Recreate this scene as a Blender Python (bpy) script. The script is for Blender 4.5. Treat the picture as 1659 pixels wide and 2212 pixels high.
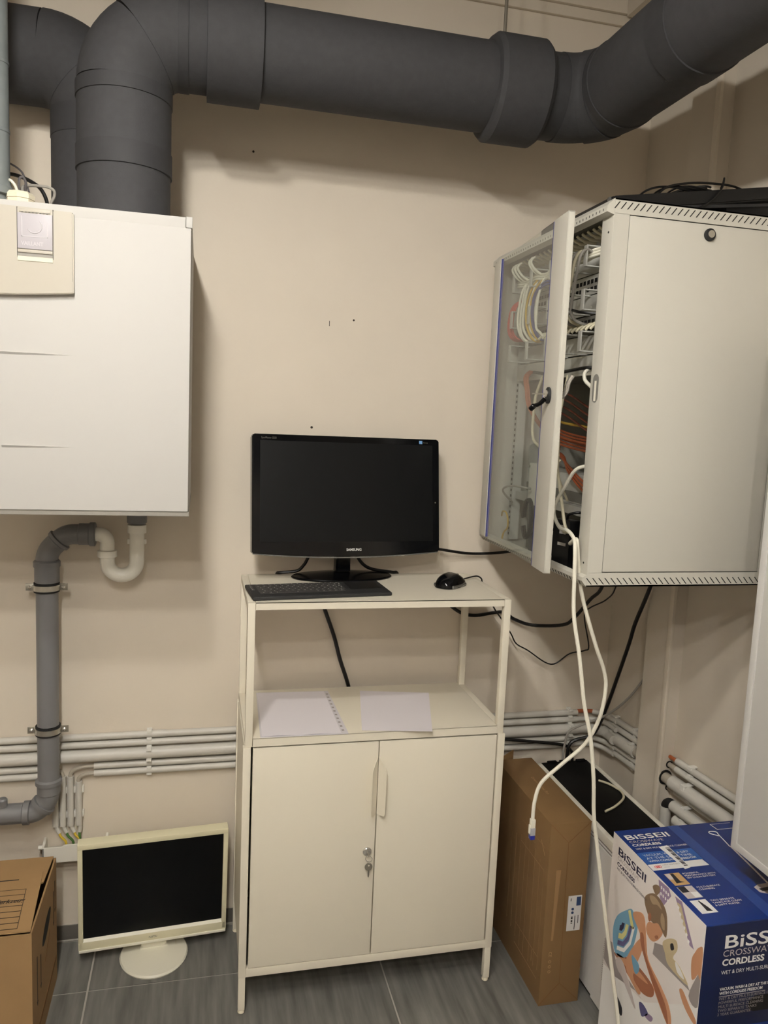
import bpy, bmesh, math, random
from mathutils import Vector, Matrix
random.seed(7)
for o in list(bpy.data.objects): bpy.data.objects.remove(o)
SC = bpy.context.scene
COL = SC.collection
R = math.radians
V = Vector

# ------------------------------------------------------------------ camera
CAM = (-0.10887, -1.77218, 1.48735)
FPX, YAW, PITCH, ROLL = 1668.81, 0.23647, -0.12192, 0.04351
cd = bpy.data.cameras.new('camera'); cam = bpy.data.objects.new('camera', cd); COL.objects.link(cam)
cd.sensor_fit = 'VERTICAL'; cd.sensor_height = 36.0; cd.lens = FPX * 36.0 / 2212.0
cd.clip_start = 0.02; cd.clip_end = 50
fwd = V((math.sin(YAW) * math.cos(PITCH), math.cos(YAW) * math.cos(PITCH), math.sin(PITCH)))
rgt = V((math.cos(YAW), -math.sin(YAW), 0)); upv = rgt.cross(fwd)
r2 = math.cos(ROLL) * rgt + math.sin(ROLL) * upv; u2 = -math.sin(ROLL) * rgt + math.cos(ROLL) * upv
mw = Matrix((r2, u2, -fwd)).transposed().to_4x4(); mw.translation = V(CAM)
cam.matrix_world = mw
SC.camera = cam

# ------------------------------------------------------------------ world, lamps, exposure
w = bpy.data.worlds.new('world'); SC.world = w; w.use_nodes = True
w.node_tree.nodes['Background'].inputs[0].default_value = (0.9, 0.85, 0.78, 1)
w.node_tree.nodes['Background'].inputs[1].default_value = 0.05
LX, LZ = -0.32, 2.46
LAMPS = [(-1.10, 1.15), (-1.60, 1.25), (-2.15, 1.25), (-2.75, 1.3)]      # opal bulbs along one ceiling rail
for ly, lw in LAMPS:
    l = bpy.data.lights.new('bulb_light', 'POINT'); l.energy = 19.0 * lw; l.shadow_soft_size = 0.045; l.color = (1.0, 0.968, 0.915)
    o = bpy.data.objects.new('bulb_light', l); COL.objects.link(o); o.location = (LX, ly, LZ)
vs = SC.view_settings
vs.view_transform = 'Standard'; vs.look = 'None'; vs.gamma = 1.0; vs.use_curve_mapping = False
vs.exposure = 0.47

# ------------------------------------------------------------------ materials
def lin(c):
    out = []
    for v in c:
        v = v / 255.0
        out.append(v / 12.92 if v <= 0.04045 else ((v + 0.055) / 1.055) ** 2.4)
    return (*out, 1.0)
MATS = {}
def mat(name, rgb, rough=0.5, metal=0.0, var=0.0, scale=20.0, bump=0.0, bscale=200.0, stretch=None, spec=0.5, coat=0.0, trans=0.0, ior=1.45, emit=None):
    m = bpy.data.materials.new(name); m.use_nodes = True
    nt = m.node_tree; b = nt.nodes['Principled BSDF']
    c = lin(rgb)
    b.inputs['Base Color'].default_value = c
    b.inputs['Roughness'].default_value = rough; b.inputs['Metallic'].default_value = metal
    b.inputs['Specular IOR Level'].default_value = spec; b.inputs['Coat Weight'].default_value = coat
    b.inputs['Transmission Weight'].default_value = trans; b.inputs['IOR'].default_value = ior
    if emit:
        b.inputs['Emission Color'].default_value = lin(emit[0]); b.inputs['Emission Strength'].default_value = emit[1]
    if var or bump:
        tc = nt.nodes.new('ShaderNodeTexCoord'); mp = nt.nodes.new('ShaderNodeMapping')
        nt.links.new(tc.outputs['Object'], mp.inputs['Vector'])
        if stretch: mp.inputs['Scale'].default_value = stretch
    if var:
        n = nt.nodes.new('ShaderNodeTexNoise'); n.inputs['Scale'].default_value = scale; n.inputs['Detail'].default_value = 5
        nt.links.new(mp.outputs[0], n.inputs['Vector'])
        r = nt.nodes.new('ShaderNodeValToRGB')
        lo = tuple(max(0, v * (1 - var)) for v in c[:3]) + (1,); hi = tuple(min(1, v * (1 + var)) for v in c[:3]) + (1,)
        r.color_ramp.elements[0].color = lo; r.color_ramp.elements[0].position = 0.3
        r.color_ramp.elements[1].color = hi; r.color_ramp.elements[1].position = 0.7
        nt.links.new(n.outputs['Fac'], r.inputs['Fac']); nt.links.new(r.outputs['Color'], b.inputs['Base Color'])
    if bump:
        n2 = nt.nodes.new('ShaderNodeTexNoise'); n2.inputs['Scale'].default_value = bscale; n2.inputs['Detail'].default_value = 4
        nt.links.new(mp.outputs[0], n2.inputs['Vector'])
        bp = nt.nodes.new('ShaderNodeBump'); bp.inputs['Strength'].default_value = bump; bp.inputs['Distance'].default_value = 0.002
        nt.links.new(n2.outputs['Fac'], bp.inputs['Height']); nt.links.new(bp.outputs['Normal'], b.inputs['Normal'])
    MATS[name] = m
    return m
mat('wall_paint', (217, 207, 191), 0.85, var=0.035, scale=3.0, bump=0.12, bscale=90)
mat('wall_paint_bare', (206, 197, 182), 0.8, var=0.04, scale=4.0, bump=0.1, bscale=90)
mat('ceiling_paint', (178, 168, 154), 0.9, var=0.03)
mat('wall_grey', (196, 188, 176), 0.85, var=0.03, scale=3)
mat('tile', (106, 105, 100), 0.42, var=0.38, scale=5.0, bump=0.1, bscale=30, stretch=(9, 0.8, 1))
mat('skirting', (92, 88, 82), 0.5, var=0.15, scale=6.0)
mat('grout', (172, 167, 158), 0.9)
mat('sealant', (150, 146, 138), 0.6)
mat('cream_metal', (232, 225, 207), 0.42, var=0.01, scale=6)
mat('boiler_white', (200, 198, 194), 0.6, spec=0.25)
mat('boiler_grey', (190, 184, 171), 0.4, spec=0.35)
mat('boiler_plate', (186, 182, 187), 0.4, spec=0.3)
mat('boiler_emboss', (206, 202, 205), 0.4, spec=0.3)
mat('boiler_under', (150, 146, 138), 0.5)
mat('cream_plastic', (240, 231, 206), 0.4)
mat('rack_steel', (198, 195, 184), 0.45)
mat('rack_dark', (120, 118, 112), 0.6)
mat('rack_panel', (190, 189, 182), 0.45)
mat('slot_black', (14, 13, 12), 0.8)
mat('duct_foam', (60, 60, 62), 0.78, var=0.06, scale=60, bump=0.15, bscale=400)
mat('duct_tape', (54, 54, 56), 0.72, var=0.06, scale=60)
mat('grey_pvc', (112, 112, 113), 0.38, var=0.02, scale=30)
mat('grey_pvc_old', (118, 124, 124), 0.42, var=0.08, scale=25)
mat('white_pvc', (236, 233, 222), 0.3)
mat('conduit', (200, 197, 189), 0.4)
mat('conduit_cable', (170, 162, 148), 0.5)
mat('clip', (228, 226, 219), 0.5)
mat('copper', (180, 100, 58), 0.4, metal=0.2)
mat('fibre_dark', (110, 58, 40), 0.5)
mat('orange', (160, 84, 48), 0.5)
mat('zinc', (200, 198, 190), 0.28, metal=0.95)
mat('steel_dark', (134, 128, 116), 0.42, metal=0.45)
mat('chrome', (215, 212, 205), 0.2, metal=0.8)
mat('rubber', (22, 22, 23), 0.7)
mat('black_gloss', (8, 9, 12), 0.12, spec=0.35)
mat('base_black', (7, 7, 9), 0.22, spec=0.15)
mat('black_plastic', (18, 18, 19), 0.42)
mat('black_matte', (34, 34, 35), 0.6)
mat('screen_satin', (11, 12, 13), 0.38, spec=0.22)
mat('screen_off', (4, 5, 6), 0.3, spec=0.25)
mat('key_black', (58, 56, 55), 0.5)
mat('key_print', (190, 188, 182), 0.6)
mat('silver_paint', (120, 120, 118), 0.25, metal=0.6)
mat('aged_cream', (226, 220, 188), 0.4)
mat('aged_cream_light', (236, 232, 214), 0.4)
mat('logo_grey', (90, 88, 80), 0.5)
mat('logo_white', (225, 224, 220), 0.4)
mat('blue_label', (120, 165, 215), 0.4)
mat('paper', (232, 227, 232), 0.75)
mat('foil', (226, 222, 226), 0.22)
mat('cardboard', (150, 120, 82), 0.85, var=0.05, scale=12, bump=0.05)
mat('cardboard_brown', (122, 94, 58), 0.8, var=0.05, scale=9, bump=0.05)
mat('cardboard_edge', (118, 84, 46), 0.85)
mat('print_light', (168, 134, 92), 0.8)
mat('print_faint', (136, 107, 69), 0.8)
mat('print_grey', (150, 130, 105), 0.7)
mat('ink', (38, 30, 24), 0.8)
mat('tape', (156, 124, 88), 0.25)
mat('label_white', (214, 211, 208), 0.6)
mat('label_blue', (40, 60, 100), 0.6)
mat('appliance', (226, 224, 220), 0.4)
mat('appliance_rim', (226, 221, 208), 0.45)
mat('appliance_top', (9, 9, 10), 0.5, var=0.3, scale=60, spec=0.15)
mat('carton_blue', (20, 48, 118), 0.25, var=0.25, scale=3)
mat('carton_blue_mid', (30, 84, 160), 0.3)
mat('carton_tape', (34, 66, 136), 0.12, spec=0.7)
mat('carton_dark', (12, 24, 62), 0.35, var=0.2, scale=4)
mat('carton_white', (226, 219, 216), 0.35)
mat('p_white', (236, 234, 232), 0.4)
mat('p_grey', (150, 142, 140), 0.4)
mat('p_ltgrey', (196, 186, 184), 0.4)
mat('p_skin', (196, 144, 110), 0.45)
mat('p_skin_dk', (156, 100, 72), 0.45)
mat('p_hair', (124, 102, 80), 0.5)
mat('p_hair_lt', (164, 142, 114), 0.5)
mat('p_dress', (112, 158, 186), 0.45)
mat('p_dress2', (212, 206, 140), 0.45)
mat('p_dress3', (90, 86, 130), 0.45)
mat('p_navy', (34, 32, 66), 0.45)
mat('p_red', (200, 60, 60), 0.45)
mat('p_dog', (196, 180, 146), 0.45)
mat('p_dark', (40, 40, 46), 0.45)
mat('p_wood', (190, 154, 106), 0.45)
mat('p_lilac', (150, 130, 160), 0.45)
mat('cable_black', (14, 13, 13), 0.4)
mat('cable_white', (232, 228, 212), 0.4)
mat('cable_cream', (214, 206, 178), 0.45)
mat('cable_grey', (150, 146, 138), 0.45)
mat('cable_red', (190, 74, 66), 0.45)
mat('cable_yellow', (206, 170, 70), 0.45)
mat('cable_blue', (60, 66, 120), 0.45)
mat('cable_darkgrey', (84, 80, 82), 0.45)
mat('earth_green', (70, 110, 50), 0.5)
mat('earth_yellow', (210, 180, 60), 0.5)
mat('blue_tape', (24, 40, 130), 0.4)
mat('plug_blue', (36, 44, 140), 0.2)
mat('plug_clear', (170, 170, 176), 0.15)
mat('lamp_white', (230, 228, 222), 0.5)
mat('lamp_glow', (255, 240, 215), 0.5, emit=((255, 236, 205), 3.0))
mat('wall_hole', (50, 42, 34), 0.9)
# glass: clear pane with a faint grey haze
g = bpy.data.materials.new('glass'); g.use_nodes = True; nt = g.node_tree
for n in list(nt.nodes): nt.nodes.remove(n)
out = nt.nodes.new('ShaderNodeOutputMaterial'); mix = nt.nodes.new('ShaderNodeMixShader'); mix2 = nt.nodes.new('ShaderNodeMixShader')
tr = nt.nodes.new('ShaderNodeBsdfTransparent'); tr.inputs[0].default_value = (0.93, 0.95, 0.94, 1)
gl = nt.nodes.new('ShaderNodeBsdfGlossy'); gl.inputs['Roughness'].default_value = 0.02
df = nt.nodes.new('ShaderNodeBsdfDiffuse'); df.inputs[0].default_value = lin((225, 220, 208))
fr = nt.nodes.new('ShaderNodeFresnel'); fr.inputs['IOR'].default_value = 1.45
geo = nt.nodes.new('ShaderNodeNewGeometry'); inv = nt.nodes.new('ShaderNodeMath'); inv.operation = 'SUBTRACT'; inv.inputs[0].default_value = 1.0
mul = nt.nodes.new('ShaderNodeMath'); mul.operation = 'MULTIPLY'
nt.links.new(geo.outputs['Backfacing'], inv.inputs[1]); nt.links.new(inv.outputs[0], mul.inputs[0]); nt.links.new(fr.outputs[0], mul.inputs[1]); nt.links.new(mul.outputs[0], mix.inputs[0]); nt.links.new(tr.outputs[0], mix.inputs[1]); nt.links.new(gl.outputs[0], mix.inputs[2])
mix2.inputs[0].default_value = 0.07
nt.links.new(mix.outputs[0], mix2.inputs[1]); nt.links.new(df.outputs[0], mix2.inputs[2]); nt.links.new(mix2.outputs[0], out.inputs['Surface'])
MATS['glass'] = g

# ------------------------------------------------------------------ mesh helpers
class G:
    def __init__(s): s.bm = bmesh.new()
    def _merge(s, t):
        me = bpy.data.meshes.new('t'); t.to_mesh(me); t.free(); s.bm.from_mesh(me); bpy.data.meshes.remove(me); return s
    def box(s, x0, x1, y0, y1, z0, z1, bev=0.0, seg=2, M=None):
        t = bmesh.new(); bmesh.ops.create_cube(t, size=1.0)
        for v in t.verts:
            v.co = V(((x0 + x1) / 2 + v.co.x * (x1 - x0), (y0 + y1) / 2 + v.co.y * (y1 - y0), (z0 + z1) / 2 + v.co.z * (z1 - z0)))
        if bev: bmesh.ops.bevel(t, geom=t.edges[:], offset=bev, segments=seg, affect='EDGES', profile=0.6, clamp_overlap=True)
        if M is not None:
            t.transform(M)
            if M.determinant() < 0: bmesh.ops.reverse_faces(t, faces=t.faces[:])
        return s._merge(t)
    def prism(s, pts, vec, bev=0.0, M=None):
        t = bmesh.new(); a = [t.verts.new(V(p)) for p in pts]; b = [t.verts.new(V(p) + V(vec)) for p in pts]
        n = len(a)
        t.faces.new(a); t.faces.new(b[::-1])
        for i in range(n): t.faces.new((a[i], b[i], b[(i + 1) % n], a[(i + 1) % n]))
        bmesh.ops.recalc_face_normals(t, faces=t.faces[:])
        if bev: bmesh.ops.bevel(t, geom=t.edges[:], offset=bev, segments=2, affect='EDGES', clamp_overlap=True)
        if M is not None:
            t.transform(M)
            if M.determinant() < 0: bmesh.ops.reverse_faces(t, faces=t.faces[:])
        return s._merge(t)
    def tube(s, pts, r, seg=12, caps=True, inner=0.0):
        pts = [V(p) for p in pts]; n = len(pts)
        rs = r if isinstance(r, (list, tuple)) else [r] * n
        t = bmesh.new(); rings = []
        tan = []
        for i in range(n):
            a = pts[max(i - 1, 0)]; b = pts[min(i + 1, n - 1)]; d = (b - a)
            tan.append(d.normalized() if d.length > 1e-9 else V((0, 0, 1)))
        up = V((0, 0, 1)) if abs(tan[0].z) < 0.9 else V((1, 0, 0))
        nrm = (up - tan[0] * up.dot(tan[0])).normalized()
        for i in range(n):
            nrm = nrm - tan[i] * nrm.dot(tan[i]); nrm.normalize(); bn = tan[i].cross(nrm)
            rings.append([t.verts.new(pts[i] + rs[i] * (math.cos(2 * math.pi * k / seg) * nrm + math.sin(2 * math.pi * k / seg) * bn)) for k in range(seg)])
        for i in range(n - 1):
            for k in range(seg):
                t.faces.new((rings[i][k], rings[i][(k + 1) % seg], rings[i + 1][(k + 1) % seg], rings[i + 1][k]))
        if caps: t.faces.new(rings[0][::-1]); t.faces.new(rings[-1])
        bmesh.ops.recalc_face_normals(t, faces=t.faces[:])
        return s._merge(t)
    def cyl(s, a, b, r, r2=None, seg=20): return s.tube([a, b], [r, r if r2 is None else r2], seg)
    def lathe(s, prof, axis_o, axis, seg=24, ell=(1, 1)):
        # prof: list of (radius, height) along axis
        ax = V(axis).normalized(); h = V((1, 0, 0)) if abs(ax.x) < 0.9 else V((0, 1, 0))
        e1 = (h - ax * h.dot(ax)).normalized(); e2 = ax.cross(e1); o = V(axis_o)
        t = bmesh.new(); rings = []
        for r, z in prof:
            if r < 1e-6: rings.append([t.verts.new(o + ax * z)])
            else: rings.append([t.verts.new(o + ax * z + r * ell[0] * math.cos(2 * math.pi * k / seg) * e1 + r * ell[1] * math.sin(2 * math.pi * k / seg) * e2) for k in range(seg)])
        for i in range(len(rings) - 1):
            A, B = rings[i], rings[i + 1]
            for k in range(seg):
                q = (k + 1) % seg
                if len(A) == 1 and len(B) == 1: continue
                if len(A) == 1: t.faces.new((A[0], B[k], B[q]))
                elif len(B) == 1: t.faces.new((A[k], A[q], B[0]))
                else: t.faces.new((A[k], A[q], B[q], B[k]))
        if len(rings[0]) > 1: t.faces.new(rings[0][::-1])
        if len(rings[-1]) > 1: t.faces.new(rings[-1])
        bmesh.ops.recalc_face_normals(t, faces=t.faces[:])
        return s._merge(t)
    def torus(s, c, axis, R_, r, seg=24, ms=8):
        ax = V(axis).normalized(); h = V((1, 0, 0)) if abs(ax.x) < 0.9 else V((0, 1, 0))
        e1 = (h - ax * h.dot(ax)).normalized(); e2 = ax.cross(e1)
        t = bmesh.new(); rings = []
        for k in range(seg):
            a = 2 * math.pi * k / seg; d = math.cos(a) * e1 + math.sin(a) * e2; p = V(c) + R_ * d
            rings.append([t.verts.new(p + r * (math.cos(2 * math.pi * j / ms) * d + math.sin(2 * math.pi * j / ms) * ax)) for j in range(ms)])
        for k in range(seg):
            for j in range(ms):
                t.faces.new((rings[k][j], rings[(k + 1) % seg][j], rings[(k + 1) % seg][(j + 1) % ms], rings[k][(j + 1) % ms]))
        bmesh.ops.recalc_face_normals(t, faces=t.faces[:])
        return s._merge(t)

ROOT = {}
def setp(o, label=None, cat=None, group=None, kind=None):
    if label: o['label'] = label
    if cat: o['category'] = cat
    if group: o['group'] = group
    if kind: o['kind'] = kind
    return o
def mkobj(name, gg, m):
    me = bpy.data.meshes.new(name); gg.bm.to_mesh(me); gg.bm.free()
    for p in me.polygons: p.use_smooth = True
    me.set_sharp_from_angle(angle=R(32))
    me.materials.append(MATS[m])
    o = bpy.data.objects.new(name, me); COL.objects.link(o)
    return o
def thing(name, label, cat, loc=(0, 0, 0), rotz=0.0, group=None, kind=None):
    o = bpy.data.objects.new(name, None); COL.objects.link(o); o.empty_display_size = 0.05
    o.location = loc; o.rotation_euler = (0, 0, rotz)
    ROOT[o] = Matrix.Translation(V(loc)) @ Matrix.Rotation(rotz, 4, 'Z')
    return setp(o, label, cat, group, kind)
def part(name, gg, m, parent, local=False, label=None):
    """mesh child; coordinates are world unless local=True (then in the thing's own frame)"""
    M = ROOT.get(parent, Matrix.Identity(4))
    if not local: gg.bm.transform(M.inverted())
    o = mkobj(name, gg, m); o.parent = parent; ROOT[o] = M
    if label: o['label'] = label
    return o
def solid(name, gg, m, label, cat, group=None):
    """a thing that is one mesh; origin at its base centre"""
    xs = [v.co for v in gg.bm.verts]
    c = V((sum(v.x for v in xs) / len(xs), sum(v.y for v in xs) / len(xs), min(v.z for v in xs)))
    gg.bm.transform(Matrix.Translation(-c)); o = mkobj(name, gg, m); o.location = c
    ROOT[o] = Matrix.Translation(c)
    return setp(o, label, cat, group)
def struct(name, gg, m, parent=None):
    o = mkobj(name, gg, m); ROOT[o] = Matrix.Identity(4)
    o['kind'] = 'structure'
    return o
def smooth(pts, n=7):
    P = [V(p) for p in pts]; P = [P[0] * 2 - P[1]] + P + [P[-1] * 2 - P[-2]]; out = []
    for i in range(1, len(P) - 2):
        a, b, c, d = P[i - 1:i + 3]
        for k in range(n):
            t = k / n
            out.append(0.5 * ((2 * b) + (c - a) * t + (2 * a - 5 * b + 4 * c - d) * t * t + (3 * b - a - 3 * c + d) * t ** 3))
    out.append(P[-2]); return out
def cable(name, label, pts, r, m, group=None, cat='cable', n=7, seg=8):
    return solid(name, G().tube(smooth(pts, n), r, seg), m, label, cat, group)
def arc(c, r, a0, a1, ex, ey, n=10):
    return [V(c) + r * (math.cos(R(a0 + (a1 - a0) * k / n)) * V(ex) + math.sin(R(a0 + (a1 - a0) * k / n)) * V(ey)) for k in range(n + 1)]
def text(name, body, size, origin, xd, yd, m, parent, ext=0.0002, align='LEFT', xs=1.0, bold=0.0, shear=0.0, local=False):
    cu = bpy.data.curves.new(name, 'FONT'); cu.body = body; cu.size = size; cu.extrude = 0; cu.align_x = align; cu.offset = bold; cu.shear = shear
    cu.resolution_u = 3
    to = bpy.data.objects.new(name, cu); COL.objects.link(to)
    dg = bpy.context.evaluated_depsgraph_get(); dg.update()
    me = bpy.data.meshes.new_from_object(to.evaluated_get(dg)); bpy.data.objects.remove(to)
    gg = G(); gg.bm.from_mesh(me); bpy.data.meshes.remove(me)
    X = V(xd).normalized(); Y = V(yd).normalized(); Z = X.cross(Y)
    for v in gg.bm.verts: v.co = V(origin) + X * v.co.x * xs + Y * v.co.y + Z * ext
    return part(name, gg, m, parent, local=local)
def quad(name, pts, m, parent, nrm, th=0.0004, local=False):
    """thin printed or stuck-on piece lying on a face"""
    return part(name, G().prism(pts, V(nrm).normalized() * th), m, parent, local=local)

# ------------------------------------------------------------------ the room
WY = 0.365                                   # back wall face
P0 = V((1.153, WY, 0)); TD = V((0.0790, -0.9969, 0)); ND = V((-0.9969, -0.0790, 0))   # right wall: corner, run, inward normal
def rw(t, n, z): return P0 + TD * t + ND * n + V((0, 0, z))
XL, YF, ZC = -1.9, -3.4, 2.69
wb = struct('wall_back', G().box(XL - 0.1, 1.6, WY, WY + 0.12, -0.05, ZC + 0.05), 'wall_paint')
RWM = Matrix((( TD.x, ND.x, 0, P0.x), (TD.y, ND.y, 0, P0.y), (0, 0, 1, 0), (0, 0, 0, 1)))
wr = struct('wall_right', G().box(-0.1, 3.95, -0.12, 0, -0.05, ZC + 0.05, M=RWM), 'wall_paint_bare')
struct('wall_left', G().box(XL - 0.1, XL, YF - 0.1, WY + 0.1, -0.05, ZC + 0.05), 'wall_grey')
struct('wall_front', G().box(XL - 0.1, 1.6, YF - 0.1, YF, -0.05, ZC + 0.05), 'wall_grey')
struct('ceiling', G().box(XL - 0.1, 1.6, YF - 0.1, WY + 0.1, ZC, ZC + 0.08), 'ceiling_paint')
fl = struct('floor', G().box(XL - 0.1, 1.6, YF - 0.1, WY + 0.1, -0.06, -0.0022), 'grout')
gx = [-1.898, -1.134, -0.370, 0.393, 1.157, 1.42]; gy = [0.353, 0.150, -0.232, -0.614, -0.996, -1.378, -1.76, -2.142, -2.524, -2.906, -3.395]
GW = 0.0024
for i in range(len(gx) - 1):
    for j in range(len(gy) - 1):
        x1 = gx[i + 1]
        if i == 4: x1 = 1.19 - gy[j] * 0.0792 + 0.0  # cut along the slanted wall
        x0 = gx[i]
        part('floor_tile', G().box(x0 + GW, x1 - GW, gy[j + 1] + GW, gy[j] - GW, -0.010, 0.0), 'tile', fl)
bb = struct('baseboard_back', G().box(XL, 1.15, 0.3592, WY, 0.0, 0.044), 'grout')
sx = -1.9; k = 0
for a, b in ((-1.9, -1.134), (-1.134, -0.370), (-0.370, 0.393), (0.393, 1.145)):
    part('skirting_tile', G().box(a + 0.0015, b - 0.0015, 0.3565, 0.3598, 0.004, 0.046, 0.0008), 'skirting', bb)
part('sealant_bead', G().cyl((XL, 0.357, 0.001), (1.14, 0.357, 0.001), 0.0035, seg=8), 'sealant', bb)
br = struct('baseboard_right', G().box(0.0, 3.3, 0, 0.006, 0.0, 0.044, M=RWM), 'grout')
for a in range(4): part('skirting_tile', G().box(0.01 + a * 0.764, 0.77 + a * 0.764, 0.0055, 0.0085, 0.004, 0.046, 0.0008, M=RWM), 'skirting', br)
# ledge under the ceiling on the back wall and the beam over the right wall
t1 = struct('trim_1', G().box(XL, 1.2, WY - 0.012, WY, 2.612, 2.640, 0.003), 'wall_paint')
part('upper_lip', G().box(XL, 1.2, WY - 0.022, WY, 2.640, ZC, 0.002), 'wall_paint', t1)
struct('trim_2', G().box(1.04, 1.3, -2.8, WY - 0.023, 2.632, ZC), 'wall_paint_bare')
# shallow pilaster on the right wall with its edge strip
t3 = struct('trim_3', G().box(0.232, 0.340, 0.0, 0.040, 0.0, ZC, M=RWM), 'wall_paint_bare')
part('edge_strip', G().box(0.326, 0.342, 0.036, 0.046, 0.0, ZC, 0.002, M=RWM), 'wall_paint', t3)
for nm, x, z, r in (('nail_hole', 0.015, 2.158, 0.003), ('nail_hole', 0.297, 1.748, 0.0028), ('nail_hole', 0.190, 1.451, 0.0035)):
    part(nm, G().cyl((x, WY - 0.0006, z), (x, WY + 0.001, z), r, seg=10), 'wall_hole', wb)
part('scratch', G().box(0.2290, 0.2305, WY - 0.0005, WY, 1.728, 1.742), 'wall_hole', wb)

# ------------------------------------------------------------------ lamps of the room
t = thing('ceiling_lamp', 'long ceiling rail with four shaded opal bulbs above the room', 'lamp', (LX, -1.75, LZ))
part('rail', G().box(LX - 0.025, LX + 0.025, -2.95, -0.50, LZ + 0.11, LZ + 0.14, 0.004), 'lamp_white', t)
for ly, lw in LAMPS: part('reflector_shade', G().tube([(LX, ly, LZ - 0.004), (LX, ly, LZ + 0.03), (LX, ly, LZ + 0.055), (LX, ly, LZ + 0.075)], [0.125, 0.105, 0.070, 0.024], 28, caps=False), 'lamp_white', t)
for ly, lw in LAMPS: part('socket', G().lathe([(0.016, 0.050), (0.020, 0.058), (0.022, 0.11)], (LX, ly, LZ), (0, 0, 1), 16), 'lamp_white', t)
for yy in (-2.6, -0.9): part('suspension_rod', G().cyl((LX, yy, LZ + 0.14), (LX, yy, ZC), 0.004, seg=8), 'zinc', t)

# ------------------------------------------------------------------ storage cabinet with open shelf on top
CW, CD, H1, H2 = 0.664, 0.330, 0.694, 1.046
PW = 0.0185
t = thing('storage_cabinet', 'cream metal two-door cabinet with lock on slim legs', 'cabinet', (CW / 2, CD / 2, 0))
for x in (0, CW - PW):
    for y in (0, CD - PW):
        part('post', G().box(x, x + PW, y, y + PW, 0.0996, H1, 0.0008), 'cream_metal', t)
        lg = part('leg', G().box(x + 0.001, x + PW - 0.001, y + 0.001, y + PW - 0.001, 0.011, 0.0994, 0.0006), 'cream_metal', t)
        part('foot_glide', G().lathe([(0.0065, 0), (0.0085, 0.002), (0.0085, 0.006), (0.006, 0.011)], (x + PW / 2, y + PW / 2, 0.0), (0, 0, 1), 14), 'cream_plastic', lg)
part('front_rail', G().box(PW, CW - PW, 0.0005, PW - 0.001, 0.1, 0.1215, 0.0006), 'cream_metal', t)
part('rear_rail', G().box(PW, CW - PW, CD - PW + 0.001, CD - 0.001, 0.1, 0.1215, 0.0006), 'cream_metal', t)
for x in (0.003, CW - 0.0065): part('side_panel', G().box(x, x + 0.0035, PW, CD - PW, 0.104, H1 - 0.003), 'cream_metal', t)
part('bottom_panel', G().box(PW, CW - PW, PW, CD - PW, 0.104, 0.108), 'cream_metal', t)
part('back_panel', G().box(PW, CW - PW, CD - 0.006, CD - 0.003, 0.104, H1 - 0.002), 'cream_metal', t)
part('top_panel', G().box(PW, CW - PW, PW + 0.003, CD - PW, H1 - 0.008, H1 - 0.004), 'cream_metal', t)
def door(x0, x1, side):
    d = part('door', G().box(x0, x1, 0.0, 0.014, 0.1235, H1 - 0.0025, 0.0012), 'cream_metal', t)
    e = x1 if side < 0 else x0
    # bent sheet handle standing out from the door edge
    s = side
    ang = R(40); dx = math.sin(ang) * 0.026 * s; dy = -math.cos(ang) * 0.026
    A = V((e - s * 0.0002, 0.0005, 0)); 
    prof = [(0, 0.652), (0.55, 0.6385), (0.9, 0.628), (1.0, 0.620), (1.0, 0.512), (0.93, 0.5055), (0.8, 0.503), (0, 0.503)]
    pts = [A + V((dx * f, dy * f, z)) for f, z in prof]
    nrm = V((dy, -dx, 0)).normalized() * 0.0013
    part('handle', G().prism(pts, nrm), 'cream_metal', d)
    return d
d1 = door(0.0235, 0.3312, -1); d2 = door(0.3338, 0.6415, 1)
lk = part('lock', G().lathe([(0.0, -0.001), (0.0112, 0.0), (0.0112, 0.0035), (0.0095, 0.0052), (0.006, 0.006), (0.0, 0.006)], (0.3125, 0.0, 0.405), (0, -1, 0), 24), 'chrome', d1)
# key on its ring hanging below the lock
kt = thing('key_set', 'small steel key on a ring hanging from the cabinet lock', 'key', (0.3145, -0.010, 0.343))
part('key_in_lock', G().box(0.3118, 0.3132, -0.018, -0.006, 0.4015, 0.4085, 0.0004), 'steel_dark', kt)
part('ring', G().torus((0.3150, -0.013, 0.392), (0.35, 1, 0.1), 0.0085, 0.0008, 20, 6), 'chrome', kt)
part('link', G().torus((0.3150, -0.013, 0.381), (1, 0.2, 0), 0.0035, 0.0007, 14, 6), 'chrome', kt)
kg = G().lathe([(0.0, 0), (0.0098, 0), (0.0098, 0.0018), (0, 0.0018)], (0.3152, -0.0135, 0.3705), (0, 1, 0), 24)
kg.prism([(0.3132, -0.0135, 0.3615), (0.3175, -0.0135, 0.3615), (0.3172, -0.0135, 0.351), (0.3178, -0.0135, 0.349), (0.3165, -0.0135, 0.347), (0.3172, -0.0135, 0.345), (0.3152, -0.0135, 0.342), (0.3138, -0.0135, 0.345)], (0, 0.0018, 0))
part('key', kg, 'steel_dark', kt)
part('key_hole', G().cyl((0.3155, -0.0139, 0.3745), (0.3155, -0.0130, 0.3745), 0.0022, seg=10), 'cream_metal', kt)

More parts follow.
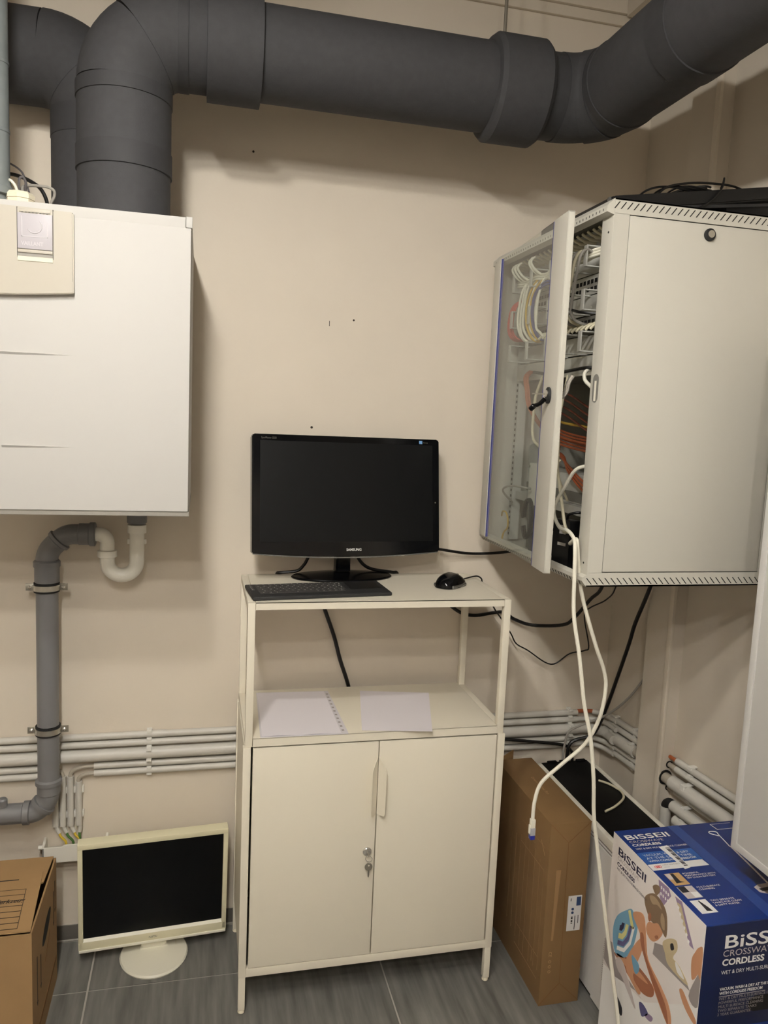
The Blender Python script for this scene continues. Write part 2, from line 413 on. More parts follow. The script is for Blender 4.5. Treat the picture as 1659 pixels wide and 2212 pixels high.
E0 = 0.0045; UD0, UD1 = E0, CD - 0.003
t = thing('shelf_unit', 'open cream metal shelf frame standing on the two-door cabinet', 'shelf', (CW / 2, CD / 2, H1))
UW = 0.0172
for x in (E0, CW - E0 - UW):
    for y in (UD0, UD1 - UW):
        part('post', G().box(x, x + UW, y, y + UW, H1 + 0.0003, H2 - 0.0008, 0.0007), 'cream_metal', t)
    part('side_rail', G().box(x, x + UW, UD0 + UW, UD1 - UW, H2 - 0.018, H2 - 0.0004, 0.0007), 'cream_metal', t)
tp = G().box(E0 + UW + 0.0012, CW - E0 - UW - 0.0012, UD0, UD1, H2 - 0.0016, H2)
tp.box(E0 + UW + 0.0012, CW - E0 - UW - 0.0012, UD0, UD0 + 0.0014, H2 - 0.0175, H2)
tp.box(E0 + UW + 0.0012, CW - E0 - UW - 0.0012, UD1 - 0.0014, UD1, H2 - 0.0175, H2)
part('top_panel', tp, 'cream_metal', t)
sp = G().box(E0 + UW + 0.001, CW - E0 - UW - 0.001, 0.0012, UD1 - 0.001, 0.7145, 0.7160, 0.0004)
sp.box(E0 + UW + 0.001, CW - E0 - UW - 0.001, 0.0012, 0.0026, 0.6955, 0.7160)
part('shelf', sp, 'cream_metal', t)
for x in (E0, CW - E0 - UW): part('shelf_edge', G().box(x, x + UW, UD0 + UW, UD1 - UW, 0.7000, 0.7155, 0.0005), 'cream_metal', t)

# sheets on the shelf
ZS = 0.7161
t = thing('document_sleeve', 'paper in a clear punched sleeve on the left of the shelf', 'paper', (0.147, 0.148, ZS))
def sheet(pts, z0, curl, th=0.0006):
    # grid sheet from four corners (FL, FR, BR, BL), lifted at the front by curl(u,v)
    gg = G(); nx, ny = 10, 10; vv = []
    for j in range(ny + 1):
        row = []
        for i in range(nx + 1):
            u, v = i / nx, j / ny
            p = (V(pts[0]) * (1 - u) + V(pts[1]) * u) * (1 - v) + (V(pts[3]) * (1 - u) + V(pts[2]) * u) * v
            row.append(gg.bm.verts.new((p.x, p.y, z0 + curl(u, v))))
        vv.append(row)
    for j in range(ny):
        for i in range(nx): gg.bm.faces.new((vv[j][i], vv[j][i + 1], vv[j + 1][i + 1], vv[j + 1][i]))
    r = bmesh.ops.extrude_face_region(gg.bm, geom=gg.bm.faces[:])
    for e in r['geom']:
        if isinstance(e, bmesh.types.BMVert): e.co.z += th
    bmesh.ops.recalc_face_normals(gg.bm, faces=gg.bm.faces[:])
    return gg
cf = lambda u, v: 0.0015 * math.sin(u * 7) ** 2 * (1 - v) + 0.001
part('page', sheet([(0.044, 0.008, 0), (0.236, 0.004, 0), (0.238, 0.294, 0), (0.054, 0.300, 0)], ZS, cf), 'paper', t)
part('sleeve', sheet([(0.040, 0.004, 0), (0.254, 0.000, 0), (0.250, 0.298, 0), (0.051, 0.306, 0)], ZS, lambda u, v: 0.0), 'foil', t)
for k in range(11):
    y = 0.02 + k * 0.025
    part('punch_hole', G().box(0.2405, 0.2465, y, y + 0.008, ZS + 0.0002, ZS + 0.0009), 'p_grey', t)
t = solid('loose_sheet', sheet([(0.290, 0.016, 0), (0.462, -0.018, 0), (0.532, 0.250, 0), (0.340, 0.288, 0)], ZS, lambda u, v: 0.0004 + 0.004 * max(0, (0.12 - v)) * u * 4), 'paper', 'loose white sheet lying askew over the front edge of the shelf', 'paper')

# ------------------------------------------------------------------ widescreen monitor on the cabinet
t = thing('monitor', 'glossy black widescreen monitor standing on the cream cabinet', 'monitor', (0.276, 0.285, H2), R(4.0))
MT = Matrix.Translation(V((0.0, -0.030, 0.2315))) @ Matrix.Rotation(R(-8.6), 4, 'X')
w2, h2 = 0.2575, 0.1545
def arcpts(n=16):
    pts = [(-w2, h2 - 0.004), (-w2 + 0.004, h2)] + [(w2 - 0.004, h2), (w2, h2 - 0.004)]
    for k in range(n + 1):
        u = 1 - 2 * k / n
        pts.append((u * w2, -h2 - 0.011 * (1 - u * u)))
    return pts
ap = arcpts()
part('bezel', G().prism([(x, -0.012, z) for x, z in ap], (0, 0.034, 0), 0.0025, M=MT), 'black_gloss', t, local=True)
part('rear_shell', G().prism([(x * 0.86, 0.020, z * 0.86 + 0.004) for x, z in ap], (0, 0.03, 0), 0.006, M=MT), 'black_plastic', t, local=True)
part('screen', G().box(-0.2365, 0.2375, -0.0132, -0.0110, -0.126, 0.1375, M=MT), 'screen_satin', t, local=True)
low = [(u / 8 * w2 * 0.985, -h2 - 0.0125 * (1 - (u / 8) ** 2) + 0.0) for u in range(-8, 9)]
part('lower_trim', G().prism([(x, -0.009, z - 0.0028) for x, z in low] + [(x, -0.009, z + 0.0005) for x, z in low[::-1]], (0, 0.02, 0), M=MT), 'silver_paint', t, local=True)
MX = (MT.to_3x3() @ V((1, 0, 0))); MZ = (MT.to_3x3() @ V((0, 0, 1)))
def mpt(x, y, z): return MT @ V((x, y, z))
text('logo', 'SAMSUNG', 0.0098, mpt(0.0135, -0.0122, -0.1505), MX, MZ, 'logo_white', t, ext=0.0004, align='CENTER', xs=0.93, bold=0.0002, local=True)
text('model_name', 'SyncMaster 2233', 0.0072, mpt(-0.234, -0.0122, 0.1425), MX, MZ, 'logo_grey', t, ext=0.0004, xs=0.8, local=True)
part('energy_sticker', G().box(0.199, 0.208, -0.0128, -0.0119, 0.1408, 0.1495, M=MT), 'blue_label', t, local=True)
text('sticker_caption', 'Energy', 0.005, mpt(0.211, -0.0122, 0.1430), MX, MZ, 'logo_grey', t, ext=0.0004, local=True)
part('power_led', G().cyl(mpt(0.246, -0.0125, -0.02), mpt(0.246, -0.0115, -0.02), 0.002, seg=10), 'logo_grey', t, local=True)
part('neck', G().prism([(-0.021, -0.012, 0.012), (0.021, -0.012, 0.012), (0.019, -0.012, 0.10), (-0.019, -0.012, 0.10)], (0, 0.034, 0), 0.005), 'black_gloss', t, local=True)
part('base', G().lathe([(0, 0), (0.139, 0.0), (0.1415, 0.003), (0.138, 0.006), (0.09, 0.0105), (0.035, 0.015), (0.0, 0.016)], (0, 0.0, 0), (0, 0, 1), 48, ell=(1, 0.50)), 'base_black', t, local=True)

# ------------------------------------------------------------------ keyboard and mouse
t = thing('keyboard', 'flat black keyboard with touchpad in front of the monitor', 'keyboard', (0.183, 0.098, H2), R(6.3))
KB = Matrix.Translation(V((0, 0, 0.0022))) @ Matrix.Rotation(R(2.0), 4, 'X')
hw, hd = 0.1740, 0.0605
part('body', G().box(-hw, hw, -hd, hd, 0.0, 0.0095, 0.004, 3, M=KB), 'black_matte', t, local=True)
kmesh = {}
_l = mkobj('legend', G().box(-0.0011, 0.0011, -0.0014, 0.0014, -0.0001, 0.0001), 'key_print'); legend_me = _l.data; bpy.data.objects.remove(_l)
def key(x, y, wx, wy, mt='key_black', nm='key'):
    kk = (round(wx, 4), round(wy, 4), mt)
    if kk not in kmesh:
        o = mkobj(nm, G().box(-wx / 2, wx / 2, -wy / 2, wy / 2, 0, 0.0016, 0.0005, 1), mt); kmesh[kk] = o.data
    else:
        o = bpy.data.objects.new(nm, kmesh[kk]); COL.objects.link(o)
    lg_ = bpy.data.objects.new('legend', legend_me); COL.objects.link(lg_); lg_.parent = o; lg_.location = (-0.0012, 0.001, 0.0017)
    o.parent = t; o.matrix_local = KB @ Matrix.Translation(V((x * 0.955, y * 0.93 + 0.004, 0.0092)))
    return o
x0 = -0.158; rows = [(0.046, 0.010, 15, 0), (0.0305, 0.014, 14, 0), (0.0145, 0.014, 13, 0.008), (-0.0015, 0.014, 13, 0.012), (-0.0175, 0.014, 12, 0.018)]
for y, hgt, n, off in rows:
    pitch = 0.0152 if n == 15 else 0.0158
    wfirst = 0.0138 + off
    key(x0 + wfirst / 2, y, wfirst, hgt)
    x = x0 + wfirst + 0.002
    for k in range(n - 1): key(x + 0.0069, y, 0.0138, hgt); x += pitch
    if x < 0.066: key((x + 0.068) / 2, y, 0.068 - x, hgt)
xx = x0
for wk in (0.020, 0.0138, 0.0138, 0.088, 0.0138, 0.0138, 0.0138, 0.0138, 0.0138): key(xx + wk / 2, -0.0335, wk, 0.014); xx += wk + 0.002
for k in range(4): key(-0.171, 0.038 - k * 0.013, 0.008, 0.007, nm='media_key')
part('touchpad', G().box(0.078, 0.160, -0.020, 0.050, 0.0090, 0.0099, 0.0003, 1, M=KB), 'black_plastic', t, local=True)

t = thing('computer_mouse', 'black wired mouse on the right of the cabinet top', 'mouse', (0.552, 0.165, H2), R(42))
def mouse_mesh(z0, z1, sx=1.0):
    gg = G(); nu, nv = 20, 10; L, Wd = 0.056, 0.031
    vv = []
    for j in range(nv + 1):
        row = []
        a = (math.pi / 2) * j / nv
        for i in range(nu):
            b = 2 * math.pi * i / nu
            cx, cy = math.cos(b), math.sin(b)
            sq = (abs(cx) ** 2.6 + abs(cy) ** 2.6) ** (-1 / 2.6)
            rr = math.cos(a) ** 0.75
            px = cx * sq * L * rr * sx; py = cy * sq * Wd * rr * (1 - 0.12 * math.cos(b)) * sx
            hz = 0.036 * math.sin(a) ** 0.9 * (1 - 0.45 * max(0, px / L) - 0.12 * abs(min(0, px / L)))
            row.append(gg.bm.verts.new((px, py, 0.001 + hz)))
        vv.append(row)
    for j in range(nv):
        for i in range(nu): 
            try: gg.bm.faces.new((vv[j][i], vv[j][(i + 1) % nu], vv[j + 1][(i + 1) % nu], vv[j + 1][i]))
            except ValueError: pass
    gg.bm.faces.new(vv[0][::-1]); bmesh.ops.remove_doubles(gg.bm, verts=gg.bm.verts[:], dist=0.00005)
    bmesh.ops.recalc_face_normals(gg.bm, faces=gg.bm.faces[:])
    return gg
part('shell', mouse_mesh(0, 1), 'black_gloss', t, local=True)
part('skirt', G().lathe([(0.053, 0), (0.0565, 0.003), (0.0555, 0.009), (0.05, 0.010)], (0, 0, 0), (0, 0, 1), 30, ell=(0.565, 1.0)) if False else G().box(-0.040, 0.030, -0.0318, 0.0318, 0.0005, 0.010, 0.004, 2), 'silver_paint', t, local=True)
part('scroll_wheel', G().cyl((0.028, -0.0035, 0.0225), (0.028, 0.0035, 0.0225), 0.007, seg=14), 'rubber', t, local=True)
cm = [(0.594, 0.205, 1.056), (0.612, 0.226, 1.052), (0.641, 0.246, 1.053), (0.658, 0.249, 1.0535), (0.6685, 0.246, 1.047), (0.672, 0.245, 1.035), (0.686, 0.25, 1.017), (0.721, 0.27, 0.957), (0.755, 0.29, 0.917), (0.796, 0.31, 0.867), (0.82, 0.32, 0.832), (0.863, 0.33, 0.807), (0.948, 0.34, 0.757), (1.002, 0.33, 0.792), (1.046, 0.32, 0.804), (1.054, 0.31, 0.822), (1.015, 0.28, 0.925), (1.021, 0.26, 0.954), (1.037, 0.2, 0.993), (1.034, 0.15, 1.042), (1.033, 0.13, 1.154)]
part('cord', G().tube(smooth(cm), 0.0021, 8), 'cable_black', t)

# black cables around the monitor and shelf
cable('power_cable', 'short black cable drooping left below the widescreen monitor', [(0.200, 0.318, 1.13), (0.183, 0.315, 1.091), (0.172, 0.315, 1.072), (0.154, 0.318, 1.0565), (0.11, 0.322, 1.0515), (0.102, 0.332, 1.046), (0.101, 0.3385, 1.02), (0.101, 0.340, 0.95)], 0.0044, 'cable_black')
cable('video_cable', 'short black cable drooping right below the widescreen monitor', [(0.315, 0.318, 1.12), (0.331, 0.315, 1.086), (0.362, 0.317, 1.063), (0.425, 0.322, 1.0515), (0.444, 0.333, 1.047), (0.450, 0.340, 1.02), (0.455, 0.341, 0.95)], 0.0046, 'cable_black')
cable('black_cable', 'black cable running level from the widescreen monitor to the rack', [(0.48, 0.318, 1.13), (0.528, 0.318, 1.123), (0.576, 0.322, 1.116), (0.643, 0.340, 1.104), (0.702, 0.345, 1.101), (0.776, 0.33, 1.109), (0.82, 0.28, 1.13), (0.83, 0.24, 1.154)], 0.0042, 'cable_black')
cable('black_cable', 'black cable hanging against the wall inside the open shelf', [(0.200, 0.346, 1.03), (0.233, 0.350, 0.96), (0.243, 0.352, 0.936), (0.272, 0.352, 0.858), (0.292, 0.352, 0.789), (0.318, 0.352, 0.714), (0.335, 0.350, 0.64), (0.36, 0.348, 0.53)], 0.0056, 'cable_black')
cable('black_cable', 'thick black cable sagging from behind the shelf up to the rack underside', [(0.55, 0.345, 1.01), (0.598, 0.350, 0.962), (0.625, 0.352, 0.938), (0.658, 0.352, 0.919), (0.701, 0.35, 0.913), (0.782, 0.35, 0.922), (0.818, 0.345, 0.901), (0.873, 0.33, 0.885), (0.946, 0.28, 0.898), (0.966, 0.25, 0.927), (0.986, 0.2, 0.994), (0.997, 0.16, 1.04), (1.0, 0.13, 1.154)], 0.0052, 'cable_black')
cable('black_cable', 'thick black cable dropping from the rack past the corner behind the appliance', [(1.108, 0.06, 1.154), (1.110, 0.1, 1.05), (1.112, 0.16, 0.934), (1.110, 0.18, 0.867), (1.107, 0.22, 0.756), (1.103, 0.265, 0.636), (1.094, 0.295, 0.558), (1.083, 0.31, 0.532), (1.042, 0.318, 0.519), (1.022, 0.320, 0.506), (1.015, 0.320, 0.476), (1.014, 0.320, 0.40), (1.014, 0.318, 0.2)], 0.0055, 'cable_black')
cable('grey_cable', 'thin grey cable rising from behind the appliance towards the pilaster', [(1.162, 0.10, 0.85), (1.148, 0.15, 0.768), (1.132, 0.2, 0.69), (1.097, 0.25, 0.623), (1.035, 0.298, 0.572), (1.006, 0.305, 0.551), (0.996, 0.306, 0.509), (0.993, 0.306, 0.457), (0.993, 0.306, 0.30)], 0.0036, 'cable_grey')
cable('black_cable', 'black cable running behind the tall brown carton along the back wall', [(0.70, 0.338, 0.545), (0.784, 0.334, 0.533), (0.81, 0.332, 0.528), (0.897, 0.328, 0.517), (1.005, 0.334, 0.497), (1.033, 0.334, 0.478), (1.040, 0.334, 0.455), (1.042, 0.334, 0.38), (1.042, 0.332, 0.2)], 0.0048, 'cable_black')

# ------------------------------------------------------------------ boiler
BX0, BX1, BY, BZ0, BZ1 = -0.571, -0.131, -0.045, 1.253, 1.884
t = thing('boiler', 'white wall-hung boiler with beige control panel', 'boiler', ((BX0 + BX1) / 2, 0.2, BZ0))
part('casing', G().box(BX0 + 0.002, BX1 - 0.001, BY + 0.016, WY, BZ0 + 0.001, BZ1 - 0.001, 0.002), 'boiler_white', t)
part('base_strip', G().box(BX0 + 0.001, BX1, BY + 0.004, WY - 0.01, BZ0, BZ0 + 0.011, 0.001), 'boiler_under', t)
part('front_cover', G().box(BX0, BX1 - 0.002, BY, BY + 0.017, BZ0 + 0.0105, 1.862, 0.003), 'boiler_white', t)
part('top_strip', G().box(BX0, BX1 - 0.0135, BY + 0.003, BY + 0.02, 1.8615, BZ1, 0.0015), 'boiler_white', t)
part('corner_cap', G().box(BX1 - 0.0128, BX1, BY + 0.001, BY + 0.03, 1.8625, BZ1 + 0.0008, 0.0012), 'boiler_white', t)
for z in (1.586, 1.397):                      # two shallow pressed ridges
    gg = G()
    n = 14; top = []; bot = []
    for k in range(n + 1):
        u = k / n; x = -0.505 + u * 0.141
        top.append((x, BY + 0.0005, z + 0.0010)); bot.append((x, BY + 0.0005, z - 0.0010 - 0.0045 * math.sin(math.pi * min(1, u * 0.55 + 0.45)) * (1 - u * 0.3)))
    bmv = gg.bm
    T = [bmv.verts.new(p) for p in top]; B = [bmv.verts.new(p) for p in bot]; Mid = [bmv.verts.new((a[0], BY - 0.0040 * math.sin(math.pi * (0.5 + 0.5 * k / n)), z + 0.0002)) for k, a in enumerate(top)]
    for k in range(n):
        bmv.faces.new((T[k], T[k + 1], Mid[k + 1], Mid[k])); bmv.faces.new((Mid[k], Mid[k + 1], B[k + 1], B[k]))
    bmesh.ops.recalc_face_normals(bmv, faces=bmv.faces[:])
    part('pressed_ridge', gg, 'boiler_white', t)
# control panel: bulged lower edge
PX0, PX1 = -0.590 + 0.03, -0.3625
cp = [(PX0, 1.872), (PX1, 1.868)]
for k in range(13):
    u = k / 12; cp.append((PX1 + (PX0 - PX1) * u, 1.7085 - 0.012 * math.sin(math.pi * u * 0.5)))
pn = part('control_panel', G().prism([(x, BY - 0.013, z) for x, z in cp], (0, 0.014, 0), 0.0028), 'boiler_grey', t)
cp2 = [(PX0, 1.7275), (PX1 + 0.0006, 1.7315)] + cp[2:]
part('panel_lip', G().prism([(x, BY - 0.0150, z) for x, z in cp2], (0, 0.005, 0), 0.0016), 'boiler_grey', pn)
DX0, DX1 = -0.4670, -0.4015
for x in (DX0 - 0.0008, DX1): part('flap_gap', G().box(x, x + 0.0009, BY - 0.0134, BY - 0.010, 1.772, 1.8685), 'slot_black', pn)
part('flap_recess', G().box(DX0, DX1, BY - 0.0139, BY - 0.010, 1.7745, 1.7815), 'boiler_under', pn)
part('flap_sill', G().prism([(DX0, BY - 0.0132, 1.7745), (DX1, BY - 0.0132, 1.7745), (DX1, BY - 0.0132, 1.7660), (DX0, BY - 0.0132, 1.7660)], (0, -0.0014, 0)), 'cream_plastic', pn)
fp = part('display_flap', G().box(DX0 + 0.0006, DX1 - 0.0004, BY - 0.0160, BY - 0.0125, 1.789, 1.8575, 0.0008), 'boiler_plate', pn)
part('flap_strip', G().box(DX0 + 0.0006, DX1 - 0.0004, BY - 0.0164, BY - 0.0125, 1.7815, 1.7878, 0.0008), 'boiler_grey', pn)
part('flap_hinge', G().box(DX0 + 0.004, DX1 - 0.004, BY - 0.0150, BY - 0.0128, 1.8600, 1.8660, 0.0006), 'boiler_grey', pn)
for k in range(8):
    part('hinge_slot', G().box(DX0 + 0.008 + k * 0.0065, DX0 + 0.0115 + k * 0.0065, BY - 0.0153, BY - 0.014, 1.8590, 1.8602), 'rack_dark', pn)
text('boiler_brand', 'VAILLANT', 0.0105, (DX0 + 0.0075, BY - 0.0160, 1.7960), (1, 0, 0), (0, 0, 1), 'boiler_emboss', t, ext=0.0004, xs=0.85, bold=0.0003)
emb = [(DX0 + 0.009, 1.851), (DX0 + 0.009, 1.813), (DX0 + 0.056, 1.813), (DX0 + 0.056, 1.838)]
for k, (a, b) in enumerate(((0, 1), (1, 2), (2, 3))):
    A, B = emb[a], emb[b]
    part('emblem_line', G().box(min(A[0], B[0]) - 0.0008, max(A[0], B[0]) + 0.0008, BY - 0.0164, BY - 0.0158, min(A[1], B[1]) - 0.0008, max(A[1], B[1]) + 0.0008), 'boiler_emboss', t)
part('emblem_arc', G().tube(arc((DX0 + 0.032, BY - 0.0161, 1.834), 0.014, -150, 40, (1, 0, 0), (0, 0, 1), 12), 0.0012, 6), 'boiler_emboss', t)
# cable gland on the boiler top with its cables
GXc, GYc = -0.473, 0.0
gl = thing('cable_gland', 'cream plastic cable gland on top of the boiler', 'cable gland', (GXc, GYc, BZ1))
part('hex_body', G().lathe([(0.0275, 0), (0.0275, 0.010), (0.0262, 0.011)], (GXc, GYc, BZ1), (0, 0, 1), 8), 'cream_plastic', gl)
part('cap_nut', G().lathe([(0.0282, 0.0112), (0.0282, 0.019), (0.024, 0.0245), (0.012, 0.026), (0, 0.026)], (GXc, GYc, BZ1), (0, 0, 1), 8), 'cream_plastic', gl)
cable('boiler_cable', 'white cable bending left out of the gland on the boiler', [(-0.477, -0.002, 1.908), (-0.480, -0.004, 1.918), (-0.485, -0.006, 1.926), (-0.492, -0.004, 1.931), (-0.505, 0.02, 1.933), (-0.56, 0.05, 1.935)], 0.0030, 'cable_white')
cable('boiler_cable', 'dark grey cable looped tightly above the gland on the boiler', [(-0.474, 0.002, 1.908), (-0.475, 0.0, 1.922), (-0.474, 0.0, 1.936), (-0.468, 0.002, 1.941), (-0.463, 0.004, 1.932), (-0.464, 0.006, 1.918), (-0.468, 0.012, 1.912), (-0.50, 0.04, 1.92), (-0.56, 0.06, 1.93)], 0.0026, 'cable_darkgrey')
cable('boiler_cable', 'pale grey cable arching right above the gland on the boiler', [(-0.470, 0.008, 1.908), (-0.472, 0.02, 1.925), (-0.462, 0.035, 1.9335), (-0.450, 0.045, 1.937), (-0.430, 0.050, 1.938), (-0.417, 0.050, 1.932), (-0.4165, 0.050, 1.920), (-0.423, 0.050, 1.906), (-0.428, 0.050, 1.8885)], 0.0030, 'cable_grey')
cable('boiler_cable', 'black hose curving down behind the gland on the boiler', [(-0.57, 0.2, 1.995), (-0.532, 0.2, 1.995), (-0.507, 0.2, 1.990), (-0.483, 0.2, 1.979), (-0.468, 0.195, 1.966), (-0.457, 0.19, 1.944), (-0.451, 0.18, 1.915), (-0.449, 0.17, 1.890)], 0.0042, 'cable_black')
cable('boiler_cable', 'thin dark wire curving down above the black hose on the boiler', [(-0.57, 0.2, 2.03), (-0.535, 0.2, 2.018), (-0.510, 0.2, 2.002), (-0.500, 0.2, 1.975), (-0.491, 0.2, 1.94), (-0.489, 0.2, 1.89)], 0.0022, 'cable_darkgrey')
# vertical grey plastic pipe at the left edge
t = thing('grey_vent_pipe', 'old blue-grey plastic pipe rising from the boiler at the left edge', 'pipe', (-0.517, -0.0, BZ1))
part('pipe', G().cyl((-0.517, -0.0, BZ1 + 0.02), (-0.517, -0.0, ZC), 0.0255, seg=28), 'grey_pvc_old', t)
for z in (2.02, 2.15, 2.30): part('ring', G().lathe([(0.0255, 0), (0.0268, 0.001), (0.0268, 0.006), (0.0255, 0.007)], (-0.517, 0, z), (0, 0, 1), 28), 'grey_pvc_old', t)
part('socket', G().lathe([(0.022, 0.0), (0.022, 0.016), (0.031, 0.017), (0.0315, 0.030), (0.0275, 0.036), (0.0265, 0.044)], (-0.517, 0, BZ1), (0, 0, 1), 28), 'grey_pvc_old', t)

# ------------------------------------------------------------------ insulated air ducts
DR, DZ, D1X, D1Y, BR = 0.0975, 2.273, -0.277, 0.07, 0.114
t = thing('air_duct', 'black foam air duct rising from the boiler and running right under the ceiling', 'duct', (D1X, D1Y, BZ1))
def ring(gg, o, ax, r, l, lip=0.002): return gg.lathe([(r - lip, 0), (r, 0.0006), (r, l - 0.0006), (r - lip, l)], o, ax, 48)
part('riser', G().cyl((D1X, D1Y, BZ1 - 0.0005), (D1X, D1Y, 1.985), DR - 0.0008, seg=48), 'duct_foam', t)
part('riser_wrap', ring(G(), (D1X, D1Y, 1.984), (0, 0, 1), DR + 0.0022, 0.048), 'duct_tape', t)
part('riser_segment', G().cyl((D1X, D1Y, 2.030), (D1X, D1Y, 2.132), DR, seg=48), 'duct_foam', t)
part('riser_wrap', ring(G(), (D1X, D1Y, 2.130), (0, 0, 1), DR + 0.0022, 0.030), 'duct_tape', t)
ec = V((D1X + BR, D1Y, DZ - BR))
part('elbow', G().tube(arc(ec, BR, 180, 128, (1, 0, 0), (0, 0, 1), 8), DR, 48), 'duct_foam', t)
part('elbow', G().tube(arc(ec, BR, 129, 90, (1, 0, 0), (0, 0, 1), 8), DR + 0.0016, 48), 'duct_foam', t)
part('run', G().cyl((D1X + BR, D1Y, DZ), (0.60, D1Y, DZ), DR, seg=48), 'duct_foam', t)
part('elbow_wrap', ring(G(), (D1X + BR - 0.002, D1Y, DZ), (1, 0, 0), DR + 0.0022, 0.022), 'duct_tape', t)
part('collar', ring(G(), (-0.106, D1Y, DZ), (1, 0, 0), DR + 0.0135, 0.116, 0.012), 'duct_foam', t)
part('collar', G().lathe([(DR, 0), (DR + 0.012, 0.004), (DR + 0.020, 0.014), (DR + 0.020, 0.124), (DR + 0.012, 0.134), (DR, 0.137)], (0.536, D1Y, DZ), (1, 0, 0), 48), 'duct_foam', t)
e2 = V((0.83 - BR, D1Y - BR, DZ))
part('run_end', G().cyl((0.60, D1Y, DZ), (0.83 - BR, D1Y, DZ), DR - 0.003, seg=48), 'duct_foam', t)
part('tape_patch', G().lathe([(DR - 0.0025, 0), (DR - 0.0018, 0.0005), (DR - 0.0018, 0.042), (DR - 0.0025, 0.0425)], (0.672, D1Y, DZ), (1, 0, 0), 48), 'duct_tape', t)
part('elbow', G().tube(arc(e2, BR, 90, 52, (1, 0, 0), (0, 1, 0), 7), DR, 48), 'duct_foam', t)
part('elbow', G().tube(arc(e2, BR, 53, 22, (1, 0, 0), (0, 1, 0), 7), DR + 0.003, 48), 'duct_foam', t)
part('elbow', G().tube(arc(e2, BR, 23, 0, (1, 0, 0), (0, 1, 0), 6), DR + 0.0005, 48), 'duct_foam', t)
part('elbow_wrap', ring(G(), (0.83, D1Y - BR, DZ), (0, -1, 0), DR + 0.0025, 0.020), 'duct_tape', t)
part('branch_run', G().cyl((0.83, D1Y - BR, DZ), (0.83, -0.31, DZ), DR, seg=48), 'duct_foam', t)
part('branch_wrap', ring(G(), (0.83, -0.298, DZ), (0, -1, 0), DR + 0.003, 0.065), 'duct_tape', t)
part('branch_run', G().cyl((0.83, -0.362, DZ), (0.83, YF, DZ), DR, seg=48), 'duct_foam', t)
part('hanger_rod', G().cyl((0.578, D1Y, DZ + DR + 0.015), (0.578, D1Y, ZC), 0.0042, seg=10), 'steel_dark', t, label='thin zinc threaded rod')
D2X, D2Y, D2R = -0.356, 0.262, 0.1015
t = thing('air_duct', 'black foam air duct behind, bending left at the ceiling', 'duct', (D2X, D2Y, BZ1))
part('riser', G().cyl((D2X, D2Y, BZ1 - 0.0005), (D2X, D2Y, 2.10), D2R, seg=48), 'duct_foam', t)
part('riser_wrap', ring(G(), (D2X, D2Y, 2.098), (0, 0, 1), D2R + 0.0012, 0.062), 'duct_tape', t)
ec = V((D2X - BR, D2Y, DZ - BR))
part('elbow', G().tube(arc(ec, BR, 0, 42, (1, 0, 0), (0, 0, 1), 8), D2R, 48), 'duct_foam', t)
part('elbow', G().tube(arc(ec, BR, 41, 90, (1, 0, 0), (0, 0, 1), 8), D2R + 0.001, 48), 'duct_foam', t)
part('run', G().cyl((D2X - BR, D2Y, DZ), (XL, D2Y, DZ), D2R, seg=48), 'duct_foam', t)

# ------------------------------------------------------------------ condensate drain
PX, PY, PR = -0.484, 0.298, 0.0268
t = thing('drain_pipe', 'dark grey plastic drain pipe with elbows below the boiler', 'pipe', (PX, PY, 0.42))
part('pipe', G().cyl((PX, PY, 0.49), (PX + 0.001, PY, 1.06), PR, seg=32), 'grey_pvc', t)
part('upper_socket', G().lathe([(PR, 0), (PR + 0.003, 0.004), (PR + 0.003, 0.040), (PR + 0.0055, 0.044), (PR + 0.0055, 0.056), (PR + 0.002, 0.060)], (PX + 0.001, PY, 1.032), (0, 0, 1), 32), 'grey_pvc', t)
e1 = arc((PX + 0.001 + 0.055, PY, 1.09), 0.055, 180, 135, (1, 0, 0), (0, 0, 1), 7)
d45 = V((1, 0, 1)).normalized()
pE = e1[-1] + d45 * 0.018
part('elbow_lower', G().tube(e1 + [pE], PR, 32), 'grey_pvc', t)
part('elbow_socket', G().lathe([(PR, 0), (PR + 0.004, 0.002), (PR + 0.0045, 0.010), (PR, 0.012)], pE - d45 * 0.006, d45, 32), 'grey_pvc', t)
cc = pE + d45 * 0.004 + V((1, 0, -1)).normalized() * 0.048
e2_ = arc(cc, 0.048, 135, 90, (1, 0, 0), (0, 0, 1), 7)
hz = e2_[-1]
part('elbow_upper', G().tube([pE] + e2_ + [hz + V((0.014, 0, 0))], PR - 0.001, 32), 'grey_pvc', t)
part('end_socket', G().lathe([(PR - 0.001, 0), (PR + 0.001, 0.002), (PR + 0.001, 0.026), (PR + 0.004, 0.028), (PR + 0.004, 0.040), (PR, 0.042), (0.019, 0.042)], hz + V((0.010, 0, 0)), (1, 0, 0), 32), 'grey_pvc', t)
part('lower_socket', G().lathe([(PR + 0.0005, 0), (PR + 0.002, 0.002), (PR + 0.002, 0.026), (PR + 0.006, 0.028), (PR + 0.006, 0.038), (PR, 0.042)], (PX, PY, 0.468), (0, 0, 1), 32), 'grey_pvc', t)
l1 = arc((PX - 0.045, PY, 0.470), 0.045, 0, -42, (1, 0, 0), (0, 0, 1), 7)
dl = (l1[-1] - l1[-2]).normalized()
part('elbow_lower_bend', G().tube(l1 + [l1[-1] + dl * 0.012], PR, 32), 'grey_pvc', t)
part('bend_socket', G().lathe([(PR, 0), (PR + 0.005, 0.001), (PR + 0.005, 0.012), (PR + 0.001, 0.014)], l1[-1] - dl * 0.002, dl, 32), 'grey_pvc', t)
q0 = l1[-1] + dl * 0.010; cc2 = q0 + V((dl.z, 0, -dl.x)).normalized() * 0.04
if cc2.z < q0.z: cc2 = q0 - V((dl.z, 0, -dl.x)).normalized() * 0.04
